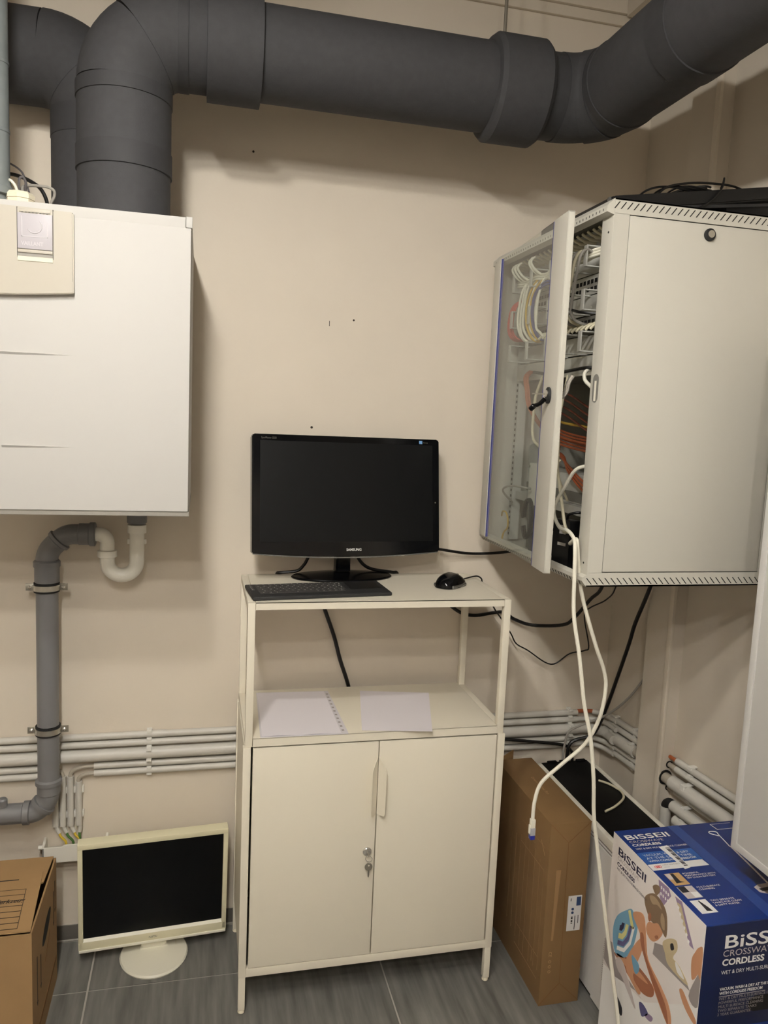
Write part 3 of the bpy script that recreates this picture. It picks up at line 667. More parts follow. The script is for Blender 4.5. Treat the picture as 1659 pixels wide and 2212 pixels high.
a0 = math.degrees(math.atan2(q0.z - cc2.z, q0.x - cc2.x))
l2 = arc(cc2, 0.04, a0, -93, (1, 0, 0), (0, 0, 1), 7)
part('outlet_bend', G().tube(l2, PR, 32), 'grey_pvc', t)
part('outlet_socket', G().lathe([(PR, 0), (PR + 0.004, 0.002), (PR + 0.004, 0.016), (PR, 0.018)], l2[-1] + V((0.006, 0, 0)), (-1, 0, 0), 32), 'grey_pvc', t)
part('outlet_pipe', G().cyl(l2[-1], (XL, PY, l2[-1].z - 0.01), PR - 0.0005, seg=32), 'grey_pvc', t)
part('outlet_cap', G().lathe([(0.012, 0), (0.012, 0.018), (0.009, 0.022), (0, 0.022)], (-0.595, PY - 0.005, l2[-1].z + PR - 0.002), (0, 0, 1), 16), 'grey_pvc', t)
for z, lab in ((1.022, 'upper zinc pipe clamp with rubber lining on the drain pipe'), (0.643, 'lower zinc pipe clamp with rubber lining on the drain pipe')):
    c = thing('pipe_clamp', lab, 'pipe clamp', (PX, PY, z - 0.012), 0, 'pipe clamps on the drain')
    part('rubber_lining', G().lathe([(PR + 0.0005, -0.013), (PR + 0.004, -0.012), (PR + 0.004, 0.012), (PR + 0.0005, 0.013)], (PX, PY, z), (0, 0, 1), 32), 'rubber', c)
    part('band', G().lathe([(PR + 0.003, -0.0075), (PR + 0.006, -0.007), (PR + 0.006, 0.007), (PR + 0.003, 0.0075)], (PX, PY, z), (0, 0, 1), 32), 'zinc', c)
    for s in (-1, 1):
        ear = part('ear', G().box(PX + s * (PR + 0.003) - (0.020 if s < 0 else 0), PX + s * (PR + 0.003) + (0.020 if s > 0 else 0), PY - 0.0015, PY + 0.0015, z - 0.009, z + 0.009, 0.0008), 'zinc' if s < 0 else 'steel_dark', c)
        part('screw', G().lathe([(0, 0), (0.005, 0), (0.005, 0.002), (0.002, 0.004), (0, 0.004)], (PX + s * (PR + 0.013), PY - 0.0015, z), (0, -1, 0), 12), 'chrome', ear)
    part('wall_stud', G().cyl((PX, PY + PR + 0.004, z), (PX, WY, z), 0.004, seg=10), 'zinc', c)
# white siphon trap
TR = 0.0185; TX0, TX1 = -0.338, -0.265
t = thing('siphon_trap', 'white plastic U-shaped siphon hanging under the boiler', 'siphon', (-0.30, PY, 1.05))
zi = hz.z
part('inlet_bend', G().tube([(hz.x + 0.045, PY, zi)] + arc((TX0 - 0.022, PY, zi - 0.022), 0.022, 90, 0, (1, 0, 0), (0, 0, 1), 8) + [(TX0, PY, zi - 0.045)], TR - 0.0005, 28), 'white_pvc', t)
part('nut', G().lathe([(TR + 0.001, 0), (TR + 0.006, 0.002), (TR + 0.0055, 0.018), (TR + 0.001, 0.020)], (TX0, PY, zi - 0.060), (0, 0, 1), 12), 'white_pvc', t)
ub = (TX0 + TX1) / 2; ur = (TX1 - TX0) / 2; zb_ = 1.088
part('u_bend', G().tube([(TX0, PY, zi - 0.055)] + arc((ub, PY, zb_), ur, 180, 360, (1, 0, 0), (0, 0, 1), 18) + [(TX1, PY, 1.165)], TR, 28), 'white_pvc', t)
part('upper_nut', G().lathe([(TR, 0), (TR + 0.005, 0.001), (TR + 0.005, 0.022), (TR + 0.001, 0.023)], (TX1, PY, 1.162), (0, 0, 1), 12), 'white_pvc', t)
for s in (-1, 1): part('lug', G().box(TX1 + s * (TR + 0.002) - 0.003, TX1 + s * (TR + 0.002) + 0.003, PY - 0.004, PY + 0.004, 1.134, 1.147, 0.001), 'white_pvc', t)
part('boiler_coupling', G().lathe([(TR + 0.003, 0), (TR + 0.0065, 0.004), (TR + 0.0065, 0.024), (TR + 0.005, 0.030), (TR + 0.004, 0.034)], (TX1, PY, 1.187), (0, 0, 1), 28), 'grey_pvc', t)
part('tail_piece', G().cyl((TX1, PY, 1.205), (TX1, PY, BZ0 + 0.001), 0.015, seg=20), 'white_pvc', t)

# ------------------------------------------------------------------ conduits
CS = [('topmost thin', 0.594, 0.0092), ('second thin', 0.572, 0.0092), ('thick middle', 0.5425, 0.0164), ('fourth thin', 0.5110, 0.0092), ('lowest thin', 0.4900, 0.0092)]
def clipset(parent, x, z, r, y0=WY):
    gg = G()
    gg.tube(arc((x, y0 - r - 0.002, z), r + 0.0016, 60, -60, (0, 0, 1), (0, -1, 0), 8) if False else [V((x, y0 - 0.001, z + r + 0.002)), V((x, y0 - r - 0.002, z + r + 0.003)), V((x, y0 - 1.6 * r, z + 0.9 * r))], 0.0016, 6)
    gg.box(x - 0.007, x + 0.007, y0 - 0.004, y0, z - r - 0.001, z + r + 0.004)
    gg.box(x - 0.0065, x + 0.0065, y0 - 2.05 * r - 0.004, y0, z + r * 0.75, z + r + 0.0026)
    gg.box(x - 0.0065, x + 0.0065, y0 - 1.9 * r - 0.003, y0, z - r - 0.0024, z - r * 0.8)
    return part('clip', gg, 'clip', parent)
for i, (nm, z, r) in enumerate(CS):
    y = WY - r - (0.0008 if i == 2 else 0.003)
    if i < 3:
        t = thing('conduit', f'{nm} grey conduit of the five along the back wall', 'conduit', (0.0, WY, z), 0, 'conduits on the back wall')
        part('pipe', G().cyl((XL, y, z), (1.055, y, z), r, seg=16), 'conduit', t)
        if i == 0:
            part('bend', G().tube(smooth([(1.107, y - 0.003, z + 0.001), (1.128, y - 0.02, z), (1.138, y - 0.05, z), (1.1425, y - 0.09, z)]), 0.0075, 12), 'conduit', t)
            part('coupling', G().cyl((-0.226, y, z), (-0.19, y, z), r + 0.0012, seg=16), 'conduit', t)
            part('copper_pipe', G().tube(smooth([(1.05, y, z + 0.003), (1.08, y, z + 0.003), (1.110, y - 0.004, z + 0.002)]), 0.0060, 12), 'orange', t, label='bare orange pipe at the corner')
        else:
            bend = [(1.04, y, z), (1.08, y, z), (1.115, y - 0.014, z), (1.135, y - 0.045, z), (1.145 - r, y - 0.10, z)]
            part('bend', G().tube(smooth(bend), r - 0.0015, 14), 'conduit', t)
        for x in (-0.47, -0.234, 1.03): clipset(t, x, z, r)
    else:
        side = [('left', XL, -0.515), ('right', -0.378, 1.03)]
        for sd, xa, xb in side:
            t = thing('conduit', f'{nm} grey conduit on the back wall, ' + ('ending behind the drain pipe' if sd == 'left' else 'starting beside the earthing bar'), 'conduit', ((xa + xb) / 2, WY, z), 0, 'conduits on the back wall')
            part('pipe', G().cyl((xa, y, z), (xb, y, z), r, seg=16), 'conduit', t)
            if sd == 'right':
                part('bend', G().tube(smooth([(1.02, y, z), (1.08, y, z), (1.115, y - 0.014, z), (1.133, y - 0.045, z), (1.140, y - 0.09, z)]), r - 0.002, 14), 'conduit', t)
                for x in (-0.234, 1.03): clipset(t, x, z, r)
# earthing: four short vertical conduits, their cables, and the bar
VX = [-0.477, -0.4585, -0.4385, -0.4175]; VT = [0.470, 0.486, 0.485, 0.470]
names = ['leftmost', 'second', 'third', 'rightmost']
for k in range(4):
    yc = WY - 0.013
    t = thing('riser_conduit', f'{names[k]} of four short upright conduits above the earthing bar', 'conduit', (VX[k], WY, 0.345), 0, 'short upright conduits')
    part('pipe', G().cyl((VX[k], yc, 0.345), (VX[k], yc, VT[k]), 0.0087, seg=16), 'conduit', t)
    for z in (0.375, 0.445):
        part('clip', G().box(VX[k] + 0.0075, VX[k] + 0.0125, WY - 0.012, WY, z - 0.009, z + 0.009, 0.001), 'clip', t)
    src = [(-0.515, 0.490), (-0.515, 0.511), (-0.378, 0.511), (-0.378, 0.490)][k]
    zt = VT[k]; yy = WY - 0.0125
    pts = [(src[0], yy, src[1]), ((src[0] * 0.55 + VX[k] * 0.45), yy, src[1] - 0.001), (VX[k] * 0.85 + src[0] * 0.15, yc, zt + (src[1] - zt) * 0.55 + 0.003), (VX[k], yc, zt + 0.004), (VX[k], yc, zt - 0.02)]
    cable('earth_cable', f'grey earthing cable bending into the {names[k]} upright conduit', pts, 0.0056, 'conduit_cable', 'earthing cables')
    e = thing('earth_wire', f'green and yellow wire end below the {names[k]} upright conduit', 'wire', (VX[k], WY, 0.30), 0, 'earthing wire ends')
    dx = (0.014 if k < 3 else 0.002)
    part('sheath', G().tube(smooth([(VX[k], yc, 0.352), (VX[k] + 0.003, yc, 0.338), (VX[k] + dx * 0.7, yc - 0.002, 0.325)]), 0.0056, 10), 'conduit', e)
    part('core', G().tube(smooth([(VX[k] + dx * 0.6, yc - 0.002, 0.327), (VX[k] + dx, yc - 0.006, 0.317), (VX[k] + dx * 1.8, yc - 0.008, 0.305), (VX[k] + dx * 2.0, yc - 0.008, 0.295)]), 0.0032, 8), 'earth_yellow' if k % 2 == 0 else 'earth_green', e)
t = thing('earthing_bar', 'white plastic earthing bar cover on the wall behind the old monitor', 'earthing bar', (-0.43, WY, 0.255))
gg = G().prism([(-0.505, 0.315, 0.262), (-0.345, 0.315, 0.262), (-0.345, 0.315, 0.304), (-0.405, 0.315, 0.3045), (-0.412, 0.315, 0.3085), (-0.450, 0.315, 0.3085), (-0.457, 0.315, 0.304), (-0.505, 0.315, 0.304)], (0, 0.004, 0), 0.0008)
gg.box(-0.505, -0.501, 0.315, WY, 0.262, 0.304, 0.001); gg.box(-0.349, -0.345, 0.315, WY, 0.262, 0.304, 0.001); gg.box(-0.505, -0.345, 0.315, WY, 0.260, 0.264, 0.001)
part('cover', gg, 'white_pvc', t)
for x in (-0.505, -0.345): part('end_bracket', G().prism([(x - 0.003, WY, 0.309), (x - 0.003, WY - 0.008, 0.309), (x - 0.003, WY - 0.045, 0.300), (x - 0.003, WY, 0.300)], (0.006, 0, 0), 0.0008), 'white_pvc', t)
part('side_screw', G().cyl((-0.518, 0.335, 0.296), (-0.504, 0.335, 0.296), 0.006, seg=12), 'white_pvc', t)
part('rail', G().box(-0.515, -0.345, 0.345, 0.355, 0.272, 0.285), 'zinc', t)

# right-wall conduits, before and after the pilaster
def rtube(t0, t1, n, z, r, seg=16): return G().cyl(rw(t0, n, z), rw(t1, n, z), r, seg=seg)
RC = [('topmost thin', 0.594, 0.0092), ('second thin', 0.572, 0.0092), ('thick', 0.5425, 0.0178), ('fourth thin', 0.5110, 0.0092), ('lowest thin', 0.4900, 0.0092)]
for i, (nm, z, r) in enumerate(RC):
    t = thing('conduit', f'{nm} conduit on the right wall between corner and pilaster', 'conduit', tuple(rw(0.15, 0, z)), 0, 'conduits on the right wall')
    part('pipe', rtube(0.045 + 0.012 * (i != 2), 0.205 if i == 2 else 0.222, r + 0.003, z, r), 'conduit', t)
    if i == 2: part('inner_cable', rtube(0.19, 0.2318, r + 0.003, z, r - 0.005), 'conduit_cable', t)
    for tt in (0.085, 0.185):
        gg = G().box(tt - 0.006, tt + 0.006, 0, 1.7 * r + 0.003, z + r - 0.0005, z + r + 0.0022, M=RWM)
        gg.box(tt - 0.006, tt + 0.006, 0, 1.4 * r + 0.003, z - r - 0.0022, z - r + 0.0005, M=RWM)
        part('clip', gg, 'clip', t)
NC = [('topmost', 0.590, 0.0092), ('second', 0.567, 0.0092), ('thick', 0.531, 0.0190), ('thin fourth', 0.4995, 0.0070), ('wide fifth', 0.4700, 0.0150), ('sixth', 0.4360, 0.0150)]
for i, (nm, z, r) in enumerate(NC):
    t = thing('conduit', f'{nm} conduit on the right wall passing above the blue carton', 'conduit', tuple(rw(0.6, 0, z)), 0, 'conduits above the blue carton')
    n_ = r + 0.003 + (0.006 if i in (4, 5) else 0)
    part('pipe', rtube(0.372 if i < 4 else (0.385 if i == 4 else 0.40), 2.6, n_, z, r), 'conduit', t)
    if i == 0: part('copper_core', rtube(0.341, 0.375, n_, z, 0.0052), 'copper', t, label='bare copper end')
    elif i < 4:
        part('core', rtube(0.341, 0.375, n_, z, r * 0.78), 'conduit_cable', t)
        part('wall_sleeve', rtube(0.3405, 0.3425, n_, z, r * 1.12), 'slot_black', t)
    elif i == 4:
        part('black_elbow', G().tube(smooth([rw(0.39, n_, z), rw(0.372, n_, z + 0.002), rw(0.358, n_, z - 0.010), rw(0.357, n_, z - 0.03)]), 0.0125, 16), 'rubber', t)
    gg = G().box(0.43 - 0.007, 0.43 + 0.007, 0, 1.75 * r + 0.004, z + r - 0.0005, z + r + 0.0024, M=RWM)
    gg.box(0.43 - 0.007, 0.43 + 0.007, 1.7 * r + 0.002, 1.9 * r + 0.004, z + r * 0.3, z + r + 0.002, M=RWM)
    part('clip', gg, 'clip', t)
t = solid('riser_conduit', G().cyl(rw(0.357, 0.024, 0.05), rw(0.357, 0.024, 0.455), 0.0150, seg=20), 'conduit', 'upright grey conduit at the pilaster receiving a black elbow', 'conduit')

# ------------------------------------------------------------------ old monitor on the floor
t = thing('monitor', 'yellowed cream monitor with black screen standing on the floor', 'monitor', (-0.2138, 0.272, 0), R(4.1))
FM = Matrix.Translation(V((0.0, -0.011, 0.1965))) @ Matrix.Rotation(R(4.0), 4, 'X')
fw, fh = 0.1931, 0.1590
gg = G()
gg.box(-fw, fw, -0.012, 0.020, fh - 0.015, fh, 0.0025, M=FM)
fr_ = part('bezel_top', gg, 'aged_cream', t, local=True)
part('bezel_side', G().box(-fw, -fw + 0.0125, -0.012, 0.020, -fh + 0.010, fh - 0.013, 0.0025, M=FM), 'aged_cream', t, local=True)
part('bezel_side', G().box(fw - 0.0125, fw, -0.012, 0.020, -fh + 0.010, fh - 0.013, 0.0025, M=FM), 'aged_cream', t, local=True)
part('bezel_bottom', G().box(-fw, fw, -0.012, 0.020, -fh + 0.006, -fh + 0.031, 0.002, M=FM), 'aged_cream', t, local=True)
part('bottom_lip', G().box(-fw + 0.001, fw - 0.001, -0.0145, 0.016, -fh, -fh + 0.0075, 0.002, M=FM), 'aged_cream_light', t, local=True)
part('inner_edge', G().prism([(-fw + 0.012, -0.0122, -fh + 0.0305), (fw - 0.012, -0.0122, -fh + 0.0305), (fw - 0.012, -0.004, -fh + 0.0365), (-fw + 0.012, -0.004, -fh + 0.0365)], (0, 0.004, 0), M=FM), 'aged_cream_light', t, local=True)
part('screen', G().box(-fw + 0.010, fw - 0.010, -0.0045, 0.004, -fh + 0.030, fh - 0.0135, M=FM), 'screen_off', t, local=True)
part('rear_shell', G().box(-fw + 0.012, fw - 0.012, 0.018, 0.046, -fh + 0.02, fh - 0.02, 0.012, M=FM), 'aged_cream', t, local=True)
FX = FM.to_3x3() @ V((1, 0, 0)); FZ = FM.to_3x3() @ V((0, 0, 1))
text('logo', 'FUJITSU', 0.0085, FM @ V((-0.003, -0.012, -fh + 0.0150)), FX, FZ, 'logo_grey', t, ext=0.0005, align='CENTER', xs=0.75, local=True)
part('neck', G().prism([(-0.033, 0.0, 0.010), (0.033, 0.0, 0.010), (0.033, 0.010, 0.13), (-0.033, 0.010, 0.13)], (0, 0.028, 0), 0.004), 'aged_cream_light', t, local=True)
part('base', G().lathe([(0, 0), (0.093, 0.0), (0.0945, 0.004), (0.091, 0.0085), (0.05, 0.0125), (0, 0.0135)], (0, -0.012, 0), (0, 0, 1), 48, ell=(0.95, 1.03)), 'aged_cream_light', t, local=True)
part('base_groove', G().tube(arc((0, -0.022, 0.0095), 0.0585, 180, 360, (1, 0, 0), (0, 1.15, 0), 20) + [V((0.0585, 0.03, 0.0125))], 0.0007, 6), 'aged_cream', t, local=True)
part('neck_collar', G().box(-0.037, 0.037, -0.002, 0.034, 0.0115, 0.0165, 0.002), 'aged_cream_light', t, local=True)

# ------------------------------------------------------------------ moving carton at the left
MX1, MY0, MY1, MZ1 = -0.453, -0.083, 0.215, 0.334
MX0 = -0.86
t = thing('moving_carton', 'open-flapped brown moving carton with handwritten label at the left', 'carton', ((MX0 + MX1) / 2, (MY0 + MY1) / 2, 0))
TH = 0.004
gg = G().box(MX1 - TH, MX1, MY0, MY1, 0, MZ1 - 0.001)
part('right_wall', gg, 'cardboard', t)
part('left_wall', G().box(MX0, MX0 + TH, MY0, MY1, 0, MZ1 - 0.001), 'cardboard', t)
part('front_wall', G().box(MX0 + TH, MX1 - TH, MY0, MY0 + TH, 0, MZ1 - 0.002), 'cardboard', t)
part('rear_wall', G().box(MX0 + TH, MX1 - TH, MY1 - TH, MY1, 0, MZ1 - 0.002), 'cardboard', t)
part('bottom', G().box(MX0 + TH, MX1 - TH, MY0 + TH, MY1 - TH, 0, TH), 'cardboard', t)
part('rear_flap', G().prism([(MX0, MY1, MZ1), (MX1 - 0.006, MY1, MZ1), (MX1 - 0.010, 0.105, MZ1), (MX1 - 0.016, 0.100, MZ1), (MX1 - 0.020, 0.145, MZ1), (MX0, 0.145, MZ1)], (0, 0, 0.0035)), 'cardboard', t)
ff = part('front_flap', G().prism([(MX0, MY0 + 0.001, MZ1 + 0.003), (MX1 - 0.002, MY0 + 0.001, MZ1 + 0.003), (MX1 - 0.018, 0.145, MZ1 + 0.004), (MX0, 0.145, MZ1 + 0.004)], (0, 0, 0.0035)), 'cardboard', t)
ZT = MZ1 + 0.0071
def ln(x0, x1, y0, y1, nm='label_line'): return part(nm, G().box(x0, x1, y0, y1, ZT - 0.0004, ZT + 0.0004), 'ink', ff)
for k in range(8):
    y = 0.076 - k * 0.021
    ln(MX0 + 0.12, -0.4955 + k * 0.0014, y - 0.0006, y + 0.0006)
part('label_border', G().prism([(-0.4965, 0.0766, ZT), (-0.4953, 0.0766, ZT), (-0.4842, -0.0716, ZT), (-0.4854, -0.0716, ZT)], (0, 0, 0.0005)), 'ink', ff)
text('handwriting', 'Werkzeug', 0.0205, (-0.5620, 0.0235, ZT), (1, 0.02, 0), (0, 1, 0), 'ink', t, ext=0.0007, xs=0.82, bold=0.0004, shear=0.25)
part('printed_line', G().box(-0.565, -0.520, 0.1145, 0.1185, ZT - 0.0004, ZT + 0.0003), 'ink', ff)
part('perforation', G().box(-0.80, -0.473, 0.1165, 0.1172, ZT - 0.0004, ZT + 0.0002), 'cardboard_edge', ff)
hp = []
for k in range(20):
    a = 2 * math.pi * k / 20; hp.append((MX1 - 0.0005, 0.083 + 0.052 * math.cos(a), 0.236 + 0.021 * math.sin(a) + 0.012 * math.cos(a)))
part('hand_hole', G().prism(hp, (0.0009, 0, 0)), 'slot_black', t)
for y0, z0, z1 in ((0.010, 0.215, 0.130), (-0.030, 0.238, 0.118), (0.190, 0.285, 0.200), (0.172, 0.268, 0.175)):
    part('printed_arrow', G().prism([(MX1, y0 - 0.002, z0), (MX1, y0 + 0.003, z0), (MX1, y0 + 0.002, z1 + 0.012), (MX1, y0 + 0.006, z1 + 0.010), (MX1, y0, z1), (MX1, y0 - 0.005, z1 + 0.012), (MX1, y0 - 0.001, z1 + 0.012)], (0.0006, 0, 0)), 'ink', t)
part('printed_strip', G().prism([(MX1, MY0 + 0.01, 0.045), (MX1, MY1 - 0.01, 0.060), (MX1, MY1 - 0.01, 0.072), (MX1, MY0 + 0.01, 0.058)], (0.0006, 0, 0)), 'cardboard_edge', t)
part('printed_mark', G().prism([(MX1, 0.060, 0.165), (MX1, 0.118, 0.205), (MX1, 0.118, 0.198), (MX1, 0.060, 0.158)], (0.0006, 0, 0)), 'cardboard_edge', t)

# ------------------------------------------------------------------ tall brown carton
QX0, QX1, QY0, QY1, QZ = 0.757, 0.868, -0.107, 0.262, 0.497
t = thing('product_carton', 'tall narrow brown carton standing between cabinet and white appliance', 'carton', ((QX0 + QX1) / 2, (QY0 + QY1) / 2, 0))
part('body', G().box(QX0, QX1, QY0, QY1, 0, QZ, 0.0012), 'cardboard_brown', t)
n_ = (0, -0.0008, 0)
def strip(nm, pts, m, nv, th=0.0005): return part(nm, G().prism(pts, V(nv) * th), m, t)
for a, b in (((QX0, QZ), (0.8085, 0.444)), ((QX1, QZ), (0.8085, 0.444)), ((0.8085, 0.444), (0.8115, 0.059)), ((0.8115, 0.059), (QX0, 0.003)), ((0.8115, 0.059), (QX1, 0.003))):
    A = V((a[0], QY0, a[1])); B = V((b[0], QY0, b[1])); d = (B - A).normalized(); pr = V((-d.z, 0, d.x)) * 0.0007
    strip('fold_line', [A - pr, A + pr, B + pr, B - pr], 'cardboard_edge', (0, -1, 0))
part('clear_tape', G().prism([(0.7800, QY0, 0.372), (0.7930, QY0, 0.372), (0.7900, QY0, 0.300), (0.7845, QY0, 0.180), (0.7790, QY0, 0.180)], (0, -0.0004, 0)), 'tape', t)
lb = part('shipping_label', G().box(0.8195, 0.8570, QY0 - 0.0007, QY0, 0.202, 0.298), 'label_white', t)
def lbp(nm, x0, x1, z0, z1, m): return part(nm, G().box(x0, x1, QY0 - 0.0012, QY0 - 0.0006, z0, z1), m, lb)
lbp('label_picture', 0.8425, 0.8545, 0.2705, 0.2945, 'label_blue')
for z in (0.262, 0.252): part('label_dot', G().cyl((0.833, QY0 - 0.0012, z), (0.833, QY0 - 0.0006, z), 0.0036, seg=14), 'label_blue', lb)
for z, hh in ((0.239, 0.002), (0.235, 0.003), (0.230, 0.0015), (0.226, 0.003), (0.222, 0.002)): lbp('barcode_bar', 0.830, 0.8345, z, z + hh, 'ink')
lbp('printed_line', 0.8400, 0.8418, 0.205, 0.243, 'p_dark'); lbp('printed_line', 0.8490, 0.8506, 0.222, 0.244, 'p_dark'); lbp('printed_line', 0.8255, 0.8275, 0.284, 0.292, 'p_dark')
text('product_name', 'Dream Machine Pro', 0.0125, (0.812, 0.142, QZ), (0.03, -1, 0), (1, 0.03, 0), 'print_light', t, ext=0.0004, xs=0.98)
text('safety_marks', 'CE', 0.012, (0.7760, QY0, 0.150), (0, 0, -1), (1, 0, 0), 'print_light', t, ext=0.0004)
for k in range(3): part('safety_symbol', G().torus((0.7800, QY0 - 0.0002, 0.122 - k * 0.014), (0, 1, 0), 0.0035, 0.0005, 12, 5), 'print_light', t)
# line art on the broad side facing the cabinet
def sl(y0, y1, z0, z1, nm='line_art'): return part(nm, G().box(QX0 - 0.0004, QX0 + 0.0002, y0, y1, z0, z1), 'print_faint', t)
for y in (-0.085, -0.060, -0.030, 0.005, 0.030, 0.060, 0.090, 0.120): sl(y, y + 0.0012, 0.06 + abs(y) * 0.3, 0.40 - abs(y) * 0.4)
for z in (0.06, 0.12, 0.36, 0.42): sl(-0.085, 0.06, z, z + 0.0012)
sl(-0.024, -0.012, 0.400, 0.4012); sl(-0.050, -0.046, 0.085, 0.115, 'printed_bar')
part('line_art', G().prism([(QX0, -0.085, 0.400), (QX0, -0.060, 0.430), (QX0, -0.0585, 0.430), (QX0, -0.0835, 0.400)], (-0.0004, 0, 0)), 'print_light', t)
solid('cardboard_flap', G().prism([(0.780, 0.298, 0.0), (0.825, 0.298, 0.0), (0.825, 0.298, 0.507), (0.780, 0.298, 0.480)], (0, 0.004, 0)), 'cardboard_brown', 'small upright cardboard piece behind the tall brown carton', 'cardboard')

# ------------------------------------------------------------------ white appliance with black top
AX0, AX1, AY0, AY1, AZ = 0.900, 1.077, -0.238, 0.287, 0.466
t = thing('appliance', 'low white appliance with black top in the corner', 'appliance', ((AX0 + AX1) / 2, 0.02, 0))
part('body', G().box(AX0 + 0.001, AX1, AY0, AY1, 0.016, 0.4405, 0.004), 'appliance', t)
part('side_skin', G().prism([(AX0, AY0 + 0.004, 0.011), (AX0, -0.112, 0.011), (AX0, -0.112, 0.018), (AX0, AY1 - 0.004, 0.018), (AX0, AY1 - 0.004, 0.425), (AX0, AY0 + 0.004, 0.425)], (0.002, 0, 0), 0.0005), 'appliance', t)
part('plinth', G().box(AX0 + 0.012, AX1 - 0.012, AY0 + 0.012, AY1 - 0.012, 0.0, 0.018), 'black_matte', t)
for z in (0.4375, 0.4290): part('panel_seam', G().box(AX0 - 0.0006, AX0 + 0.001, -0.21, 0.10, z, z + 0.0016), 'p_grey', t)
for k in range(20):
    z = 0.096 + k * 0.0058
    part('vent_slot', G().prism([(AX0 - 0.0007, -0.158, z), (AX0 - 0.0007, -0.170, z + 0.0035), (AX0 - 0.0007, -0.170, z + 0.0055), (AX0 - 0.0007, -0.158, z + 0.0020)], (0.002, 0, 0)), 'p_grey', t)
rim = part('rim', G().box(AX0 - 0.0015, AX0 + 0.0125, AY0, AY1, 0.4405, AZ, 0.002), 'appliance_rim', t)
rim2 = part('rim', G().box(AX1 - 0.0110, AX1 + 0.002, AY0, AY1, 0.4405, AZ, 0.002), 'appliance_rim', t)
for rr, x0_, x1_ in ((rim, AX0, AX0 + 0.0115), (rim2, AX1 - 0.0100, AX1 + 0.001)):
    for k in range(30): part('rib', G().box(x0_, x1_, 0.275 - k * 0.0065, 0.2775 - k * 0.0065, AZ - 0.0005, AZ + 0.0007), 'appliance_rim', rr)
part('black_top', G().box(AX0 + 0.0130, AX1 - 0.0115, AY0 + 0.002, AY1 + 0.004, 0.4405, AZ - 0.0012, 0.002), 'appliance_top', t)
for x in (0.935, 0.975, 1.03): part('rear_tab', G().box(x, x + 0.03, AY1 - 0.002, AY1 + 0.008, AZ - 0.02, AZ + 0.002, 0.002), 'appliance_top', t)
cable('loose_wire', 'short loose white wire offcut lying on the black appliance top', [(1.030, 0.150, 0.4685), (1.048, 0.128, 0.4685), (1.058, 0.10, 0.4685), (1.0605, 0.075, 0.4685), (1.045, 0.040, 0.4685), (0.999, 0.003, 0.4685), (0.958, -0.018, 0.4685)], 0.0032, 'cable_cream', cat='wire')

# ------------------------------------------------------------------ blue vacuum cleaner carton
KX0, KX1, KY0, KY1, KZ = 0.837, 1.160, -0.599, -0.260, 0.558
t = thing('vacuum_carton', 'blue and white printed vacuum cleaner carton at the lower right', 'carton', ((KX0 + KX1) / 2, (KY0 + KY1) / 2, 0))
part('left_panel', G().box(KX0, KX0 + 0.004, KY0, KY1, 0, KZ - 0.0005, 0.0006), 'carton_white', t)
fp = part('front_panel', G().box(KX0 + 0.0005, KX1, KY0 - 0.0005, KY0 + 0.004, 0, KZ - 0.0008, 0.0006), 'carton_dark', t)
part('rear_panel', G().box(KX0 + 0.004, KX1, KY1 - 0.004, KY1, 0, KZ - 0.0008), 'carton_blue', t)
part('right_panel', G().box(KX1 - 0.004, KX1, KY0 + 0.004, KY1 - 0.004, 0, KZ - 0.0008), 'carton_blue', t)
XS = 0.992
lt = part('top_flap', G().box(KX0 + 0.0005, XS - 0.001, KY0 - 0.001, KY1, KZ - 0.003, KZ), 'carton_blue', t)
part('top_flap', G().box(XS + 0.001, KX1, KY0 - 0.001, KY1, KZ - 0.003, KZ - 0.0002), 'carton_blue', t)
part('clear_tape', G().box(XS - 0.016, XS + 0.012, KY0, KY1, KZ, KZ + 0.0003), 'carton_tape', t)
UPZ = (0, 0, 1)
def topq(nm, pts, m, h=0.0004): return part(nm, G().prism([(x, y, KZ - 0.0001) for x, y in pts], (0, 0, h)), m, t)
def topt(body, size, x, y, m='p_white', wdt=None, bold=0.0, nm='print'):
    o = text(nm, body, size, (x, y, KZ), (1, 0, 0), (0, 1, 0), m, t, ext=0.0010, bold=bold)
    if wdt:
        xs_ = [v.co.x for v in o.data.vertices]; s = wdt / (max(xs_) - min(xs_)); x_ = min(xs_)
        for v in o.data.vertices: v.co.x = x_ + (v.co.x - x_) * s
    return o
topt('BiSSEll', 0.026, 0.846, -0.3010, wdt=0.110, bold=0.0004, nm='brand_print')
topt('CROSSWAVE', 0.0125, 0.846, -0.3150, 'p_ltgrey', 0.085)
topt('CORDLESS', 0.0125, 0.846, -0.3285, 'p_white', 0.071, bold=0.0004)
topt('WET & DRY MULTI-SURFACE CLEANER', 0.0085, 0.846, -0.3420, 'p_white', 0.128)
topq('blue_field', [(0.8385, -0.353), (0.975, -0.353), (0.975, -0.396), (0.8385, -0.396)], 'carton_blue_mid')
topt('VACUUM, WASH & DRY', 0.0115, 0.848, -0.3690, 'p_white', 0.112)
topt('AT THE SAME TIME', 0.0115, 0.848, -0.3810, 'p_white', 0.112)
topt('WITH CORDLESS FREEDOM', 0.0090, 0.848, -0.3910, 'p_white', 0.115, bold=0.0002)
topq('white_band', [(0.8385, -0.3975), (0.972, -0.3975), (0.974, -0.4195), (0.8385, -0.4195)], 'p_white')
for k in range(3): part('award_emblem', G().torus((0.852 + k * 0.0045, -0.4085, KZ + 0.0005), (0, 0, 1), 0.0035, 0.0006, 14, 5), 'p_red', t)
topt('reddot award 2019', 0.0062, 0.8685, -0.4065, 'p_grey', 0.042); topt('winner', 0.0048, 0.8685, -0.4140, 'p_grey', 0.014)
